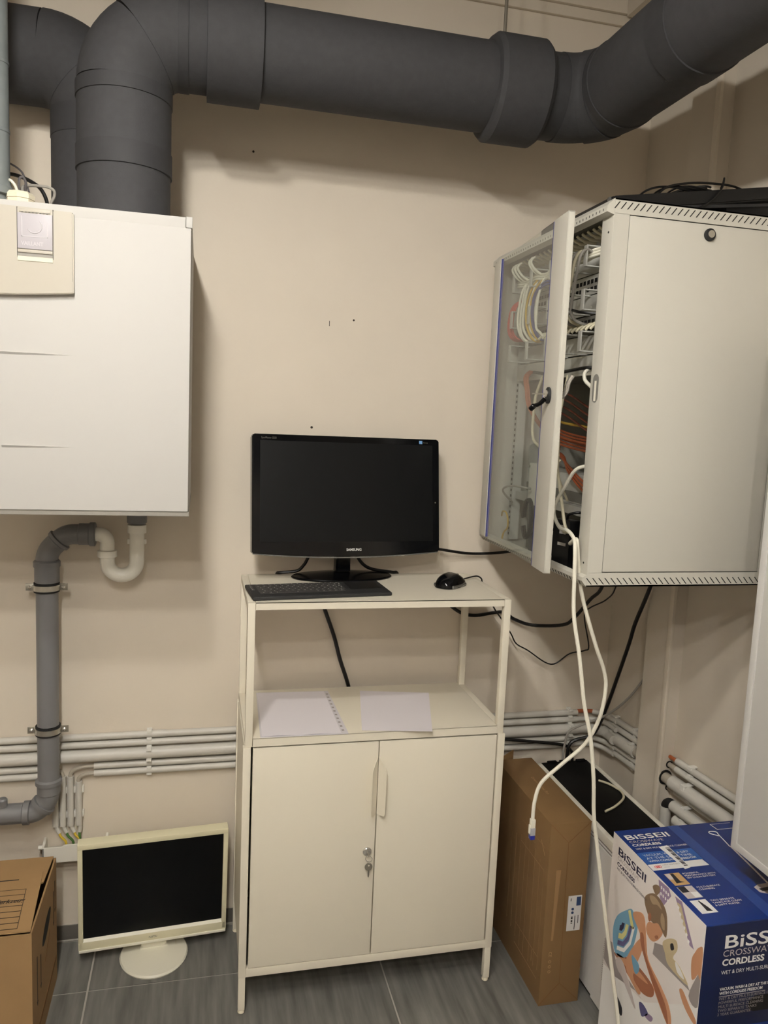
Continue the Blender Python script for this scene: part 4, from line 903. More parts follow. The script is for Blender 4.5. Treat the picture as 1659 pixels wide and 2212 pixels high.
st = topq('barcode_sticker', [(0.9035, -0.3385), (0.9265, -0.3350), (0.9265, -0.4210), (0.9110, -0.4250)], 'p_white', 0.0010)
for k in range(14): part('barcode_bar', G().box(0.9155, 0.9245, -0.3440 - k * 0.0052 - (0.0034 if k % 3 else 0.0022), -0.3440 - k * 0.0052, KZ + 0.0008, KZ + 0.0013), 'p_dark', st)
th = [[(0.8535, -0.4345), (0.8885, -0.4345), (0.8885, -0.4755), (0.8535, -0.4755)], [(0.8525, -0.4805), (0.8875, -0.4805), (0.8875, -0.5195), (0.8525, -0.5195)], [(0.8515, -0.5260), (0.8870, -0.5260), (0.8870, -0.5670), (0.8515, -0.5670)]]
for k, q in enumerate(th):
    gg = G().box(q[0][0], q[1][0], q[2][1], q[0][1], KZ - 0.0002, KZ + 0.0004); 
    po = part('thumbnail_print', gg, ('p_wood', 'p_ltgrey', 'p_white')[k], t)
    cx = (q[0][0] + q[1][0]) / 2; cy = (q[0][1] + q[2][1]) / 2
    if k == 0:
        part('print_shape', G().prism([(cx - 0.004, cy + 0.019, KZ + 0.0004), (cx + 0.003, cy + 0.019, KZ + 0.0004), (cx + 0.002, cy - 0.008, KZ + 0.0004), (cx + 0.010, cy - 0.012, KZ + 0.0004), (cx - 0.010, cy - 0.014, KZ + 0.0004)], (0, 0, 0.0003)), 'p_dark', po)
        part('print_shape', G().box(cx - 0.017, cx - 0.006, cy, cy + 0.020, KZ + 0.0003, KZ + 0.0006), 'p_ltgrey', po)
    elif k == 1:
        part('print_shape', G().box(cx - 0.016, cx, cy, cy + 0.019, KZ + 0.0003, KZ + 0.0006), 'p_dark', po); part('print_shape', G().box(cx + 0.001, cx + 0.016, cy - 0.018, cy - 0.001, KZ + 0.0003, KZ + 0.0006), 'p_white', po)
    else:
        part('print_shape', G().prism([(cx - 0.001, cy + 0.018, KZ + 0.0004), (cx + 0.001, cy + 0.018, KZ + 0.0004), (cx + 0.007, cy - 0.004, KZ + 0.0004), (cx + 0.009, cy - 0.016, KZ + 0.0004), (cx - 0.003, cy - 0.014, KZ + 0.0004), (cx - 0.002, cy - 0.002, KZ + 0.0004)], (0, 0, 0.0003)), 'p_dark', po)
for y, rowsx in ((-0.4420, ('POWERFUL', 'PERFORMANCE WITH', '36V LI-ION BATTERY')), (-0.4900, ('MULTI-SURFACE', 'CLEANING')), (-0.5345, ('TWO SEPARATE', 'TANKS FOR CLEAN', '& DIRTY WATER'))):
    for k, bdy in enumerate(rowsx): topt(bdy, 0.0075, 0.8935, y - 0.0075 * (k + 1) + 0.006, 'p_white')
part('handle_print', G().tube(smooth([(1.069, -0.362, KZ), (1.076, -0.315, KZ), (1.078, -0.301, KZ), (1.064, -0.297, KZ), (1.059, -0.304, KZ), (1.074, -0.318, KZ)]), 0.0011, 6), 'p_white', t)
part('handle_print', G().tube([(1.071, -0.362, KZ), (1.065, -0.420, KZ), (1.055, -0.50, KZ)], 0.0022, 6), 'p_ltgrey', t)
topq('nozzle_print', [(1.016, -0.507), (1.030, -0.500), (1.07, -0.498), (1.07, -0.535), (1.030, -0.532), (1.016, -0.524)], 'p_ltgrey'); topq('nozzle_print_shade', [(1.022, -0.514), (1.07, -0.508), (1.07, -0.522), (1.024, -0.522)], 'p_dark', 0.0007)
topq('corner_badge', [(1.085, -0.268), (1.14, -0.268), (1.14, -0.292), (1.088, -0.292)], 'p_white', 0.0003); topq('corner_badge_inner', [(1.0865, -0.2692), (1.14, -0.2692), (1.14, -0.2908), (1.0892, -0.2908)], 'carton_blue', 0.0005)
# printed photograph on the left panel
def rnd_(pts, n=4):
    P = [V((0, a, b)) for a, b in pts]; N = len(P); o = []
    for i in range(N):
        a, b, c, d = P[i - 1], P[i], P[(i + 1) % N], P[(i + 2) % N]
        for k in range(n):
            q = k / n; v = 0.5 * ((2 * b) + (c - a) * q + (2 * a - 5 * b + 4 * c - d) * q * q + (3 * b - a - 3 * c + d) * q ** 3); o.append((max(KY0 + 0.0006, min(KY1 - 0.0006, v.y)), min(v.z, KZ - 0.001)))
    return o
def leftq(nm, pts, m, h=0.0003):
    if nm in ('photo_leg', 'photo_dress', 'photo_arm', 'photo_face', 'photo_hair', 'photo_dog', 'photo_person', 'photo_toy', 'photo_dog_mark', 'photo_cloth'): pts = rnd_(pts)
    return part(nm, G().prism([(KX0 + 0.0002, y, z) for y, z in pts], (-0.0002 - h, 0, 0)), m, t)
def leftt(body, size, y, z, wdt, m, bold=0.0, nm='print'):
    o = text(nm, body, size, (KX0, y, z), (0, -1, 0), (0, 0, 1), m, t, ext=0.0008, bold=bold)
    ys = [v.co.y for v in o.data.vertices]; s = wdt / (max(ys) - min(ys)); y_ = max(ys)
    for v in o.data.vertices: v.co.y = y_ + (v.co.y - y_) * s
leftt('BiSSEll', 0.0255, -0.2855, 0.5180, 0.112, 'p_navy', 0.0004, 'brand_print')
leftt('CROSSWAVE', 0.0130, -0.2860, 0.5055, 0.087, 'p_ltgrey')
leftt('CORDLESS', 0.0125, -0.2860, 0.4915, 0.073, 'p_navy', 0.0004)
leftt('WET & DRY MULTI-SURFACE CLEANER', 0.0080, -0.2860, 0.4810, 0.122, 'p_navy')
leftq('photo_floor', [(-0.262, 0.02), (-0.597, 0.02), (-0.597, 0.39), (-0.43, 0.262), (-0.262, 0.226)], 'p_white', 0.0001)
leftq('photo_band', [(-0.262, 0.293), (-0.292, 0.302), (-0.311, 0.272), (-0.419, 0.262), (-0.395, 0.262), (-0.30, 0.228), (-0.262, 0.240)], 'p_grey', 0.0002)
leftq('photo_pattern', [(-0.442, 0.553), (-0.478, 0.556), (-0.488, 0.545), (-0.467, 0.511), (-0.452, 0.517)], 'p_lilac', 0.0002)
leftq('photo_pattern', [(-0.500, 0.553), (-0.523, 0.556), (-0.571, 0.488), (-0.558, 0.487)], 'p_lilac', 0.0002)
leftq('photo_pattern', [(-0.508, 0.545), (-0.521, 0.548), (-0.551, 0.502), (-0.544, 0.500)], 'p_dog', 0.0004)
leftq('photo_shadow', [(-0.448, 0.414), (-0.476, 0.428), (-0.564, 0.406), (-0.571, 0.400), (-0.445, 0.386)], 'p_grey', 0.0002)
leftq('photo_cloth', [(-0.590, 0.45), (-0.598, 0.463), (-0.598, 0.387), (-0.569, 0.388)], 'p_grey', 0.0002)
leftq('photo_leg', [(-0.303, 0.285), (-0.354, 0.311), (-0.399, 0.323), (-0.455, 0.320), (-0.458, 0.297), (-0.426, 0.278), (-0.377, 0.274), (-0.341, 0.279)], 'p_skin_dk', 0.0003)
leftq('photo_dress', [(-0.359, 0.429), (-0.336, 0.412), (-0.304, 0.378), (-0.291, 0.342), (-0.295, 0.305), (-0.311, 0.287), (-0.346, 0.304), (-0.372, 0.345), (-0.384, 0.401), (-0.375, 0.412)], 'p_dress', 0.0004)
for f0, f1, m_ in ((0.14, 0.26, 'p_white'), (0.30, 0.44, 'p_dress3'), (0.50, 0.66, 'p_dress2'), (0.74, 0.9, 'p_navy')):
    a_ = [(-0.384, 0.401), (-0.372, 0.345), (-0.346, 0.304), (-0.311, 0.287)]; c_ = (-0.318, 0.372)
    o_ = [(y + (c_[0] - y) * f0, z + (c_[1] - z) * f0) for y, z in a_]; i_ = [(y + (c_[0] - y) * f1, z + (c_[1] - z) * f1) for y, z in a_]
    leftq('dress_stripe', o_ + i_[::-1], m_, 0.0006)
leftq('dress_stripe', [(-0.352, 0.424), (-0.344, 0.416), (-0.362, 0.385), (-0.372, 0.392)], 'p_dress2', 0.0006)
leftq('photo_arm', [(-0.363, 0.420), (-0.381, 0.439), (-0.405, 0.443), (-0.419, 0.401), (-0.433, 0.363), (-0.482, 0.341), (-0.514, 0.321), (-0.526, 0.291), (-0.513, 0.280), (-0.463, 0.315), (-0.408, 0.368), (-0.396, 0.396)], 'p_skin', 0.0006)
leftq('photo_arm', [(-0.354, 0.311), (-0.397, 0.387), (-0.408, 0.368), (-0.383, 0.289), (-0.414, 0.276), (-0.408, 0.264), (-0.377, 0.272), (-0.358, 0.282)], 'p_skin', 0.0005)
leftq('photo_face', [(-0.421, 0.442), (-0.437, 0.451), (-0.456, 0.462), (-0.472, 0.455), (-0.461, 0.431), (-0.443, 0.413), (-0.425, 0.412), (-0.415, 0.424)], 'p_skin', 0.0007)
leftq('photo_hair', [(-0.405, 0.493), (-0.433, 0.515), (-0.463, 0.513), (-0.481, 0.495), (-0.484, 0.451), (-0.456, 0.462), (-0.437, 0.451), (-0.418, 0.457), (-0.402, 0.475)], 'p_hair', 0.0008)
leftq('photo_hair', [(-0.425, 0.526), (-0.437, 0.538), (-0.450, 0.539), (-0.448, 0.526), (-0.438, 0.516)], 'p_hair', 0.0008)
leftq('photo_dog', [(-0.475, 0.434), (-0.494, 0.456), (-0.517, 0.468), (-0.523, 0.452), (-0.512, 0.427), (-0.534, 0.425), (-0.564, 0.406), (-0.502, 0.401), (-0.485, 0.418)], 'p_dog', 0.0005)
leftq('photo_dog_mark', [(-0.500, 0.448), (-0.508, 0.455), (-0.513, 0.446), (-0.504, 0.438)], 'p_dark', 0.0007)
leftq('photo_person', [(-0.577, 0.488), (-0.585, 0.502), (-0.597, 0.507), (-0.598, 0.447), (-0.590, 0.450), (-0.582, 0.435), (-0.573, 0.429), (-0.568, 0.464)], 'p_skin', 0.0005)
leftq('photo_person', [(-0.541, 0.377), (-0.550, 0.386), (-0.575, 0.371), (-0.597, 0.358), (-0.592, 0.347), (-0.561, 0.357)], 'p_skin', 0.0005)
leftq('photo_toy', [(-0.312, 0.270), (-0.322, 0.288), (-0.337, 0.290), (-0.353, 0.280), (-0.400, 0.230), (-0.392, 0.225), (-0.345, 0.252), (-0.325, 0.257)], 'p_ltgrey', 0.0006)
leftq('photo_toy', [(-0.414, 0.249), (-0.429, 0.256), (-0.448, 0.250), (-0.438, 0.236), (-0.425, 0.227)], 'p_dress3', 0.0006)
leftq('photo_toy', [(-0.448, 0.250), (-0.465, 0.254), (-0.459, 0.240), (-0.438, 0.236)], 'p_lilac', 0.0006)
leftq('photo_toy', [(-0.330, 0.195), (-0.352, 0.185), (-0.352, 0.165), (-0.330, 0.172)], 'p_dark', 0.0006)
leftq('photo_hair', [(-0.418, 0.500), (-0.434, 0.509), (-0.452, 0.507), (-0.462, 0.498), (-0.446, 0.498), (-0.430, 0.490)], 'p_hair_lt', 0.0010)
leftq('photo_hair', [(-0.464, 0.492), (-0.474, 0.486), (-0.478, 0.464), (-0.470, 0.462), (-0.462, 0.474)], 'p_hair_lt', 0.0010)
leftq('photo_face', [(-0.420, 0.462), (-0.427, 0.466), (-0.430, 0.455), (-0.424, 0.446), (-0.419, 0.452)], 'p_skin_dk', 0.0011)
leftq('photo_face', [(-0.447, 0.428), (-0.456, 0.436), (-0.460, 0.433), (-0.452, 0.425)], 'p_skin_dk', 0.0009)
leftq('photo_arm', [(-0.396, 0.396), (-0.408, 0.404), (-0.424, 0.366), (-0.474, 0.334), (-0.505, 0.312), (-0.516, 0.284), (-0.510, 0.284), (-0.463, 0.318), (-0.410, 0.366)], 'p_skin_dk', 0.0008)
leftq('photo_leg', [(-0.312, 0.290), (-0.350, 0.304), (-0.395, 0.314), (-0.440, 0.312), (-0.400, 0.300), (-0.350, 0.288)], 'p_skin', 0.0004)
leftq('photo_dress', [(-0.372, 0.330), (-0.396, 0.330), (-0.404, 0.318), (-0.394, 0.300), (-0.382, 0.306)], 'p_dress', 0.0007)
leftq('photo_dog', [(-0.520, 0.424), (-0.534, 0.423), (-0.552, 0.410), (-0.530, 0.408)], 'p_white', 0.0006)
for k in range(6): leftq('photo_pattern_dot', [(-0.512 - k * 0.008, 0.541 - k * 0.009), (-0.517 - k * 0.008, 0.540 - k * 0.009), (-0.516 - k * 0.008, 0.534 - k * 0.009), (-0.511 - k * 0.008, 0.535 - k * 0.009)], 'p_white', 0.0006)
for k in range(8): leftq('photo_pattern_dot', [(-0.452 - (k % 4) * 0.008, 0.545 - (k // 4) * 0.014), (-0.456 - (k % 4) * 0.008, 0.546 - (k // 4) * 0.014), (-0.457 - (k % 4) * 0.008, 0.540 - (k // 4) * 0.014), (-0.453 - (k % 4) * 0.008, 0.539 - (k // 4) * 0.014)], 'p_white', 0.0004)
# front panel print
def frt(body, size, x, z, wdt=None, m='p_ltgrey', bold=0.0, nm='print'):
    o = text(nm, body, size, (x, KY0 - 0.0005, z), (1, 0, 0), (0, 0, 1), m, t, ext=0.0005, bold=bold)
    if wdt:
        xs_ = [v.co.x for v in o.data.vertices]; s = wdt / (max(xs_) - min(xs_)); x_ = min(xs_)
        for v in o.data.vertices: v.co.x = x_ + (v.co.x - x_) * s
frt('BiSSEll', 0.038, 0.8800, 0.5055, 0.155, 'p_white', 0.0005, 'brand_print')
frt('CROSSWAVE', 0.0190, 0.8795, 0.4880, 0.120, 'p_ltgrey')
frt('CORDLESS', 0.0185, 0.8800, 0.4695, 0.094, 'p_white', 0.0006)
frt('WET & DRY MULTI-SURFACE CLEANER', 0.0115, 0.8800, 0.4510, 0.172, 'p_white')
frt('VACUUM, WASH & DRY AT THE SAME TIME', 0.0085, 0.8810, 0.4170, 0.142, 'p_white', 0.0002)
frt('WITH CORDLESS FREEDOM', 0.0085, 0.8810, 0.4080, 0.097, 'p_white', 0.0002)
part('print_rule', G().box(0.881, 0.985, KY0 - 0.0010, KY0 - 0.0004, 0.4035, 0.4041), 'p_ltgrey', t)
for k, bdy in enumerate(('WET & DRY MULTI-SURFACE CLEANER', 'POWERFUL PERFORMANCE', 'MULTI-SURFACE CLEANING', 'TWO SEPARATE TANKS', '2 YEAR GUARANTEE')):
    frt(bdy, 0.0082, 0.8810, 0.3965 - k * 0.0083, None, 'p_grey')
hh = arc((0.966, KY0 - 0.0008, 0.3785), 0.0165, 90, 270, (1, 0, 0), (0, 0, 1), 12) + arc((1.06, KY0 - 0.0008, 0.3785), 0.0165, -90, 90, (1, 0, 0), (0, 0, 1), 12)
part('hand_hole', G().prism(hh, (0, 0.0012, 0)), 'slot_black', t)
part('blue_glow_print', G().box(KX0 + 0.004, KX1 - 0.002, KY0 - 0.0007, KY0 - 0.0003, 0.05, 0.335), 'carton_blue', t)

# ------------------------------------------------------------------ white wall unit at the right edge
UX, UY0, UY1, UZ0, UZ1 = 0.970, -1.02, -0.481, 0.637, 1.70
t = thing('wall_unit', 'tall white wall-hung casing at the right edge above the blue carton', 'casing', (1.08, -0.75, UZ0))
part('casing', G().box(UX + 0.006, 1.19, UY0, UY1, UZ0, UZ1, 0.004), 'boiler_white', t)
gg = G()
gg.box(UX, UX + 0.010, UY1 - 0.016, UY1 + 0.0005, UZ0, UZ1, 0.003); gg.box(UX, UX + 0.010, UY0, UY0 + 0.016, UZ0, UZ1, 0.003)
gg.box(UX + 0.0002, UX + 0.0098, UY0 + 0.012, UY1 - 0.012, UZ0 + 0.0002, UZ0 + 0.016, 0.003); gg.box(UX + 0.0002, UX + 0.0098, UY0 + 0.012, UY1 - 0.012, UZ1 - 0.016, UZ1 - 0.0002, 0.003)
part('raised_border', gg, 'boiler_white', t)
part('side_panel', G().box(UX + 0.003, UX + 0.010, UY0 + 0.015, UY1 - 0.015, UZ0 + 0.015, UZ1 - 0.015, 0.001), 'boiler_white', t)
part('wall_bracket', G().box(1.18, 1.235, UY0 + 0.1, UY1 - 0.1, UZ1 - 0.3, UZ1 - 0.1), 'boiler_under', t)

# ------------------------------------------------------------------ server rack on the right wall
RX0, RX1, RY0, RY1, RZ0, RZ1 = 0.677, 1.128, -0.335, 0.277, 1.155, 1.934
t = rack = thing('server_rack', 'light grey wall-mounted server rack with glass door ajar', 'server rack', ((RX0 + RX1) / 2, (RY0 + RY1) / 2, RZ0))
gg = G().box(RX0, RX1, RY0, RY1, RZ0, RZ0 + 0.003)
gg.box(RX0, RX1, RY0, RY0 + 0.002, RZ0, 1.1845); gg.box(RX0, RX1, RY1 - 0.002, RY1, RZ0, 1.1845)
gg.prism([(RX0 - 0.0002, RY0, RZ0), (RX0 - 0.010, RY0, RZ0 + 0.012), (RX0 - 0.010, RY0, RZ0 + 0.020), (RX0 - 0.0002, RY0, RZ0 + 0.025)], (0, RY1 - RY0, 0))
base = part('base_tray', gg, 'rack_steel', t)
gg = G().box(RX0, RX1, RY0, RY1, RZ1 - 0.003, RZ1)
gg.box(RX0, RX1, RY0, RY0 + 0.002, 1.9055, RZ1); gg.box(RX0, RX1, RY1 - 0.002, RY1, 1.9055, RZ1)
gg.prism([(RX0 - 0.0002, RY0, RZ1), (RX0 - 0.016, RY0, RZ1 - 0.015), (RX0 - 0.016, RY0, RZ1 - 0.027), (RX0 - 0.0002, RY0, RZ1 - 0.0318)], (0, RY1 - RY0, 0))
roof = part('roof', gg, 'rack_steel', t)
slots = {}
def slot(nm, parent, key_, build, at_):
    if key_ not in slots:
        o = mkobj(nm, build(), 'slot_black'); slots[key_] = o.data
    else:
        o = bpy.data.objects.new(nm, slots[key_]); COL.objects.link(o)
    o.parent = parent; o.location = V(at_) - ROOT[parent].translation
    return o
for k in range(31):
    x = 0.6765 + k * 0.0140
    slot('vent_slot', roof, 'st', lambda: G().prism([(-0.0011, 0, 0), (0.0013, 0, 0), (0.0118, 0, 0.0135), (0.0094, 0, 0.0135)], (0, -0.0005, 0)), (x, RY0 + 0.0001, 1.9145))
    slot('vent_slot', base, 'sb', lambda: G().prism([(-0.0011, 0, 0.0135), (0.0013, 0, 0.0135), (0.0133, 0, 0), (0.0109, 0, 0)], (0, -0.0005, 0)), (x, RY0 + 0.0001, 1.1600))
for k in range(42):
    y = RY0 + 0.016 + k * 0.0140
    slot('vent_slot', base, 'fb', lambda: G().prism([(0, -0.001, 0), (0, 0.001, 0), (0.0075, 0.0075, -0.0085), (0.0075, 0.0055, -0.0085)], (-0.0005, 0, -0.0006)), (RX0 - 0.0090, y, RZ0 + 0.0105))
    slot('vent_slot', roof, 'ft', lambda: G().box(-0.0005, 0.0005, -0.0007, 0.0007, -0.0022, 0.0022), (RX0 - 0.0161, y, RZ1 - 0.021))
part('front_post', G().box(RX0, 0.7105, RY0, RY0 + 0.002, 1.184, 1.906), 'rack_steel', t)
part('rear_post', G().box(1.0895, RX1, RY0, RY0 + 0.002, 1.184, 1.906), 'rack_steel', t)
sp = part('side_panel', G().box(0.7120, 1.0880, RY0 + 0.0002, RY0 + 0.0035, 1.1862, 1.9038, 0.0012), 'rack_steel', t)
part('panel_edge', G().box(0.7112, 1.0888, RY0 + 0.0032, RY0 + 0.0045, 1.1854, 1.9046), 'slot_black', sp)
lk = part('panel_lock', G().lathe([(0.0, 0), (0.0125, 0.0), (0.0125, 0.004), (0.0105, 0.0052), (0.0, 0.0052)], (0.8925, RY0 + 0.0002, 1.8835), (0, -1, 0), 24), 'black_matte', sp)
part('lock_core', G().lathe([(0, 0), (0.0078, 0), (0.0074, 0.0016), (0, 0.0016)], (0.8935, RY0 - 0.0050, 1.8845), (0, -1, 0), 20), 'zinc', lk)
part('far_side_panel', G().box(RX0, RX1, RY1 - 0.003, RY1 - 0.001, 1.184, 1.906), 'rack_steel', t)
part('rear_panel', G().box(RX1 - 0.003, RX1, RY0, RY1, RZ0, RZ1), 'rack_steel', t)
for y in (-0.25, 0.17): part('wall_bracket', G().prism([(RX1, y, 1.25), (RX1, y, 1.85), (1.153 - (y - WY) * 0.0792 - 0.0005, y, 1.85), (1.153 - (y - WY) * 0.0792 - 0.0005, y, 1.25)], (0, 0.03, 0)), 'rack_dark', t)
fpst = part('door_post', G().box(RX0 - 0.0005, RX0 + 0.0015, RY0 + 0.0005, -0.2900, 1.178, 1.905, 0.0005), 'rack_steel', t)
part('post_return', G().box(RX0, 0.700, -0.2915, -0.2900, 1.178, 1.905), 'rack_steel', t)
part('door_post', G().box(RX0 - 0.0005, RX0 + 0.0015, 0.235, RY1 - 0.0005, 1.178, 1.905, 0.0005), 'rack_steel', t)
hs = arc((RX0 - 0.0012, -0.3125, 1.582), 0.0115, 0, 180, (0, 1, 0), (0, 0, 1), 8) + arc((RX0 - 0.0012, -0.3125, 1.547), 0.0115, 180, 360, (0, 1, 0), (0, 0, 1), 8)
part('grip_hole', G().prism(hs, (0.0009, 0, 0)), 'rack_dark', fpst)
part('grip_hole_cable', G().box(RX0 - 0.0015, RX0 - 0.0008, -0.3165, -0.3085, 1.539, 1.580), 'cable_white', fpst)  # piece of white cable visible in the grip hole
for z in (1.872, 1.203): part('screw_hole', G().cyl((RX0 - 0.0012, -0.318, z), (RX0, -0.318, z), 0.0022, seg=10), 'slot_black', fpst)
for y in (-0.288, 0.222):
    rl = part('mounting_rail', G().box(0.735, 0.738, y, y + 0.018, 1.165, 1.925), 'rack_panel', t)
    part('rail_flange', G().box(0.738, 0.760, y if y > 0 else y + 0.015, (y if y > 0 else y + 0.015) + 0.003, 1.165, 1.925), 'rack_panel', t)
    for k in range(48): slot('rail_hole', rl, 'rh', lambda: G().box(-0.0004, 0.0004, -0.0035, 0.0035, -0.0035, 0.0035), (0.7349, y + 0.009, 1.18 + k * 0.0152))
# glass door, hinged on the far side and standing slightly open
HX, HY = 0.6755, 0.2640; FX_, FY_ = 0.6160, -0.2890
DL = math.hypot(FX_ - HX, FY_ - HY); ax_ = V(((FX_ - HX) / DL, (FY_ - HY) / DL, 0)); iy_ = V((-ax_.y, ax_.x, 0))
DM = Matrix(((ax_.x, iy_.x, 0, HX), (ax_.y, iy_.y, 0, HY), (0, 0, 1, 0), (0, 0, 0, 1)))
DZ0, DZ1 = 1.174, 1.914
gg = G().box(DL - 0.084, DL, -0.014, -0.012, DZ0, DZ1, 0.0005, M=DM)
gg.box(DL - 0.0025, DL, -0.0138, 0.0, DZ0, DZ1, 0.0005, M=DM); gg.box(DL - 0.084, DL, -0.0138, 0, DZ0, DZ0 + 0.002, M=DM); gg.box(DL - 0.084, DL, -0.0138, 0, DZ1 - 0.002, DZ1, M=DM)
ls = gg; gg = G().box(0.0, 0.060, -0.014, -0.012, DZ0, DZ1, 0.0005, M=DM); gg.box(0.0, 0.0025, -0.0138, 0.0, DZ0, DZ1, 0.0005, M=DM)
gg.box(0, 0.060, -0.0138, 0, DZ0, DZ0 + 0.002, M=DM); gg.box(0, 0.060, -0.0138, 0, DZ1 - 0.002, DZ1, M=DM)
door_ = part('door', gg, 'rack_steel', t, label='steel and glass front door standing ajar')
part('lock_stile', ls, 'rack_steel', door_)
part('glass_pane', G().box(0.048, DL - 0.071, -0.0115, -0.0075, DZ0 + 0.001, DZ1 - 0.001, M=DM), 'glass', door_)
part('blue_strip', G().box(0.0600, 0.0665, -0.0122, -0.0070, DZ0 + 0.001, DZ1 - 0.001, M=DM), 'blue_tape', door_)
part('blue_strip', G().box(DL - 0.0890, DL - 0.0835, -0.0135, -0.0070, DZ0 + 0.001, DZ1 - 0.001, M=DM), 'blue_tape', door_)
def dpt(s, y, z): return DM @ V((s, y, z))
ov = []
for k in range(20):
    a = 2 * math.pi * k / 20; ov.append(dpt(DL - 0.040 + 0.0125 * math.cos(a), -0.0142, 1.548 + 0.0175 * math.sin(a)))
lkp = part('swing_handle', G().prism(ov, iy_ * -0.006, 0.001), 'black_matte', door_)
part('lock_core', G().cyl(dpt(DL - 0.040, -0.0200, 1.552), dpt(DL - 0.040, -0.0220, 1.552), 0.0075, seg=18), 'zinc', door_)
part('lever', G().tube(smooth([dpt(DL - 0.040, -0.024, 1.540), dpt(DL - 0.048, -0.032, 1.530), dpt(DL - 0.060, -0.040, 1.525), dpt(DL - 0.068, -0.044, 1.519)]), [0.005] * 7 + [0.0045] * 7 + [0.006] * 8, 12), 'black_gloss', door_)
part('door_key', G().box(DL - 0.041, DL - 0.039, -0.052, -0.024, 1.549, 1.5515, M=DM), 'steel_dark', door_)
for z in (1.885, 1.207): part('hinge', G().box(-0.003, 0.004, -0.013, -0.003, z - 0.014, z + 0.014, 0.0008, M=DM), 'black_matte', door_)
part('latch_hook', G().tube(smooth([dpt(DL - 0.022, -0.012, 1.545), dpt(DL - 0.020, 0.004, 1.545), dpt(DL - 0.014, 0.012, 1.556), dpt(DL - 0.008, 0.014, 1.575), dpt(DL - 0.004, 0.020, 1.590)]), 0.0052, 10), 'chrome', door_)

# equipment inside
FXR = 0.7348
EY0, EY1 = -0.272, 0.222
def unit(name, label, cat, z0, z1, m, depth=0.2, group=None):
    q = thing(name, label, cat, (FXR, (EY0 + EY1) / 2, z0), 0, group)
    part('front_plate', G().box(FXR - 0.002, FXR, EY0 - 0.014, EY1 + 0.014, z0, z1, 0.0006), m, q)
    if depth: part('chassis', G().box(FXR, FXR + depth, EY0 + 0.018, EY1 - 0.002, z0 + 0.001, z1 - 0.001), 'rack_dark', q)
    return q
def ports(q, z0, z1, n, y0, y1, m='slot_black', rows=1):
    for r_ in range(rows):
        for k in range(n):
            y = y0 + (y1 - y0) * (k + 0.5) / n; zz = z0 + (z1 - z0) * (r_ + 0.5) / rows
            slot('port', q, ('port', m, rows), lambda: G().box(-0.0006, 0.0006, -0.0055, 0.0055, -0.0045, 0.0045), (FXR - 0.0021, y, zz))
pp1 = unit('patch_bay', 'uppermost patch panel full of cream patch plugs in the rack', 'patch bay', 1.874, 1.916, 'rack_panel', 0.05); ports(pp1, 1.880, 1.912, 24, EY0 + 0.01, EY1 - 0.01)
def ringset(q, z0, z1, ys):
    for y in ys:
        gg = G().box(0.6765, 0.6795, y - 0.007, y + 0.007, z0, z1, 0.0008)
        gg.box(0.6790, FXR, y - 0.006, y + 0.006, z1 - 0.0025, z1); gg.box(0.6790, FXR, y - 0.006, y + 0.006, z0, z0 + 0.0025)
        part('ring', gg, 'rack_panel', q)
RYS = (0.165, 0.055, -0.055, -0.150, -0.225)
cm1 = unit('cable_manager', 'upper cable management panel with large rings in the rack', 'cable manager', 1.822, 1.866, 'rack_panel', 0, 'cable managers'); ringset(cm1, 1.822, 1.866, RYS)
sw1 = unit('network_switch', 'upper network switch with dark ports in the rack', 'network switch', 1.778, 1.820, 'rack_panel', 0.25, 'switches'); ports(sw1, 1.782, 1.815, 24, EY0 + 0.02, EY1 - 0.06, rows=2)
cm2 = unit('cable_manager', 'middle cable management panel with large rings in the rack', 'cable manager', 1.734, 1.776, 'rack_panel', 0, 'cable managers'); ringset(cm2, 1.732, 1.776, RYS)
sw2 = unit('network_switch', 'lower network switch with a row of cream plugs in the rack', 'network switch', 1.690, 1.731, 'rack_dark', 0.25, 'switches'); ports(sw2, 1.694, 1.727, 24, EY0 + 0.02, EY1 - 0.06, rows=2)
cm3 = unit('cable_manager', 'lower empty cable management panel with large rings in the rack', 'cable manager', 1.647, 1.688, 'rack_panel', 0, 'cable managers'); ringset(cm3, 1.645, 1.689, RYS)
rt = unit('router', 'light grey gateway router below the cable managers in the rack', 'router', 1.600, 1.644, 'rack_steel', 0.26); ports(rt, 1.612, 1.636, 3, EY0 + 0.02, EY0 + 0.075, rows=2)
part('blank_cover', G().box(FXR - 0.0028, FXR - 0.0015, EY0 + 0.085, EY1 - 0.03, 1.606, 1.640, 0.0006), 'rack_panel', rt)
# patch plugs along the upper panel and the lower switch
plug = {}
ORD = ['first', 'second', 'third', 'fourth', 'fifth', 'sixth', 'seventh', 'eighth', 'ninth', 'tenth', 'eleventh', 'twelfth', 'thirteenth', 'fourteenth', 'fifteenth', 'sixteenth', 'seventeenth', 'eighteenth', 'nineteenth', 'twentieth']
def plugs(zc, n, y0, y1, tag, q, tilt):
    for k in range(n):
        y = y0 + (y1 - y0) * k / (n - 1)
        p = thing('patch_plug', f'{ORD[k]} cream patch plug from the door post on the {tag}', 'plug', (FXR, y, zc), 0, f'patch plugs on the {tag}')
        if tag not in plug:
            b = mkobj('boot', G().tube(smooth([(-0.002, 0, 0), (-0.016, 0, 0.001), (-0.028, 0, 0.003 * tilt), (-0.040, 0, 0.014 * tilt), (-0.046, 0.004, 0.030 * tilt)], 4), [0.0046] * 9 + [0.0030] * 8, 8), 'cable_cream'); plug[tag] = b.data
        else:
            b = bpy.data.objects.new('boot', plug[tag]); COL.objects.link(b)
        b.parent = p
plugs(1.888, 20, EY0 + 0.015, EY1 - 0.02, 'upper patch panel', pp1, 0.35)
plugs(1.706, 14, EY0 + 0.02, EY0 + 0.30, 'lower switch', sw2, -0.5)
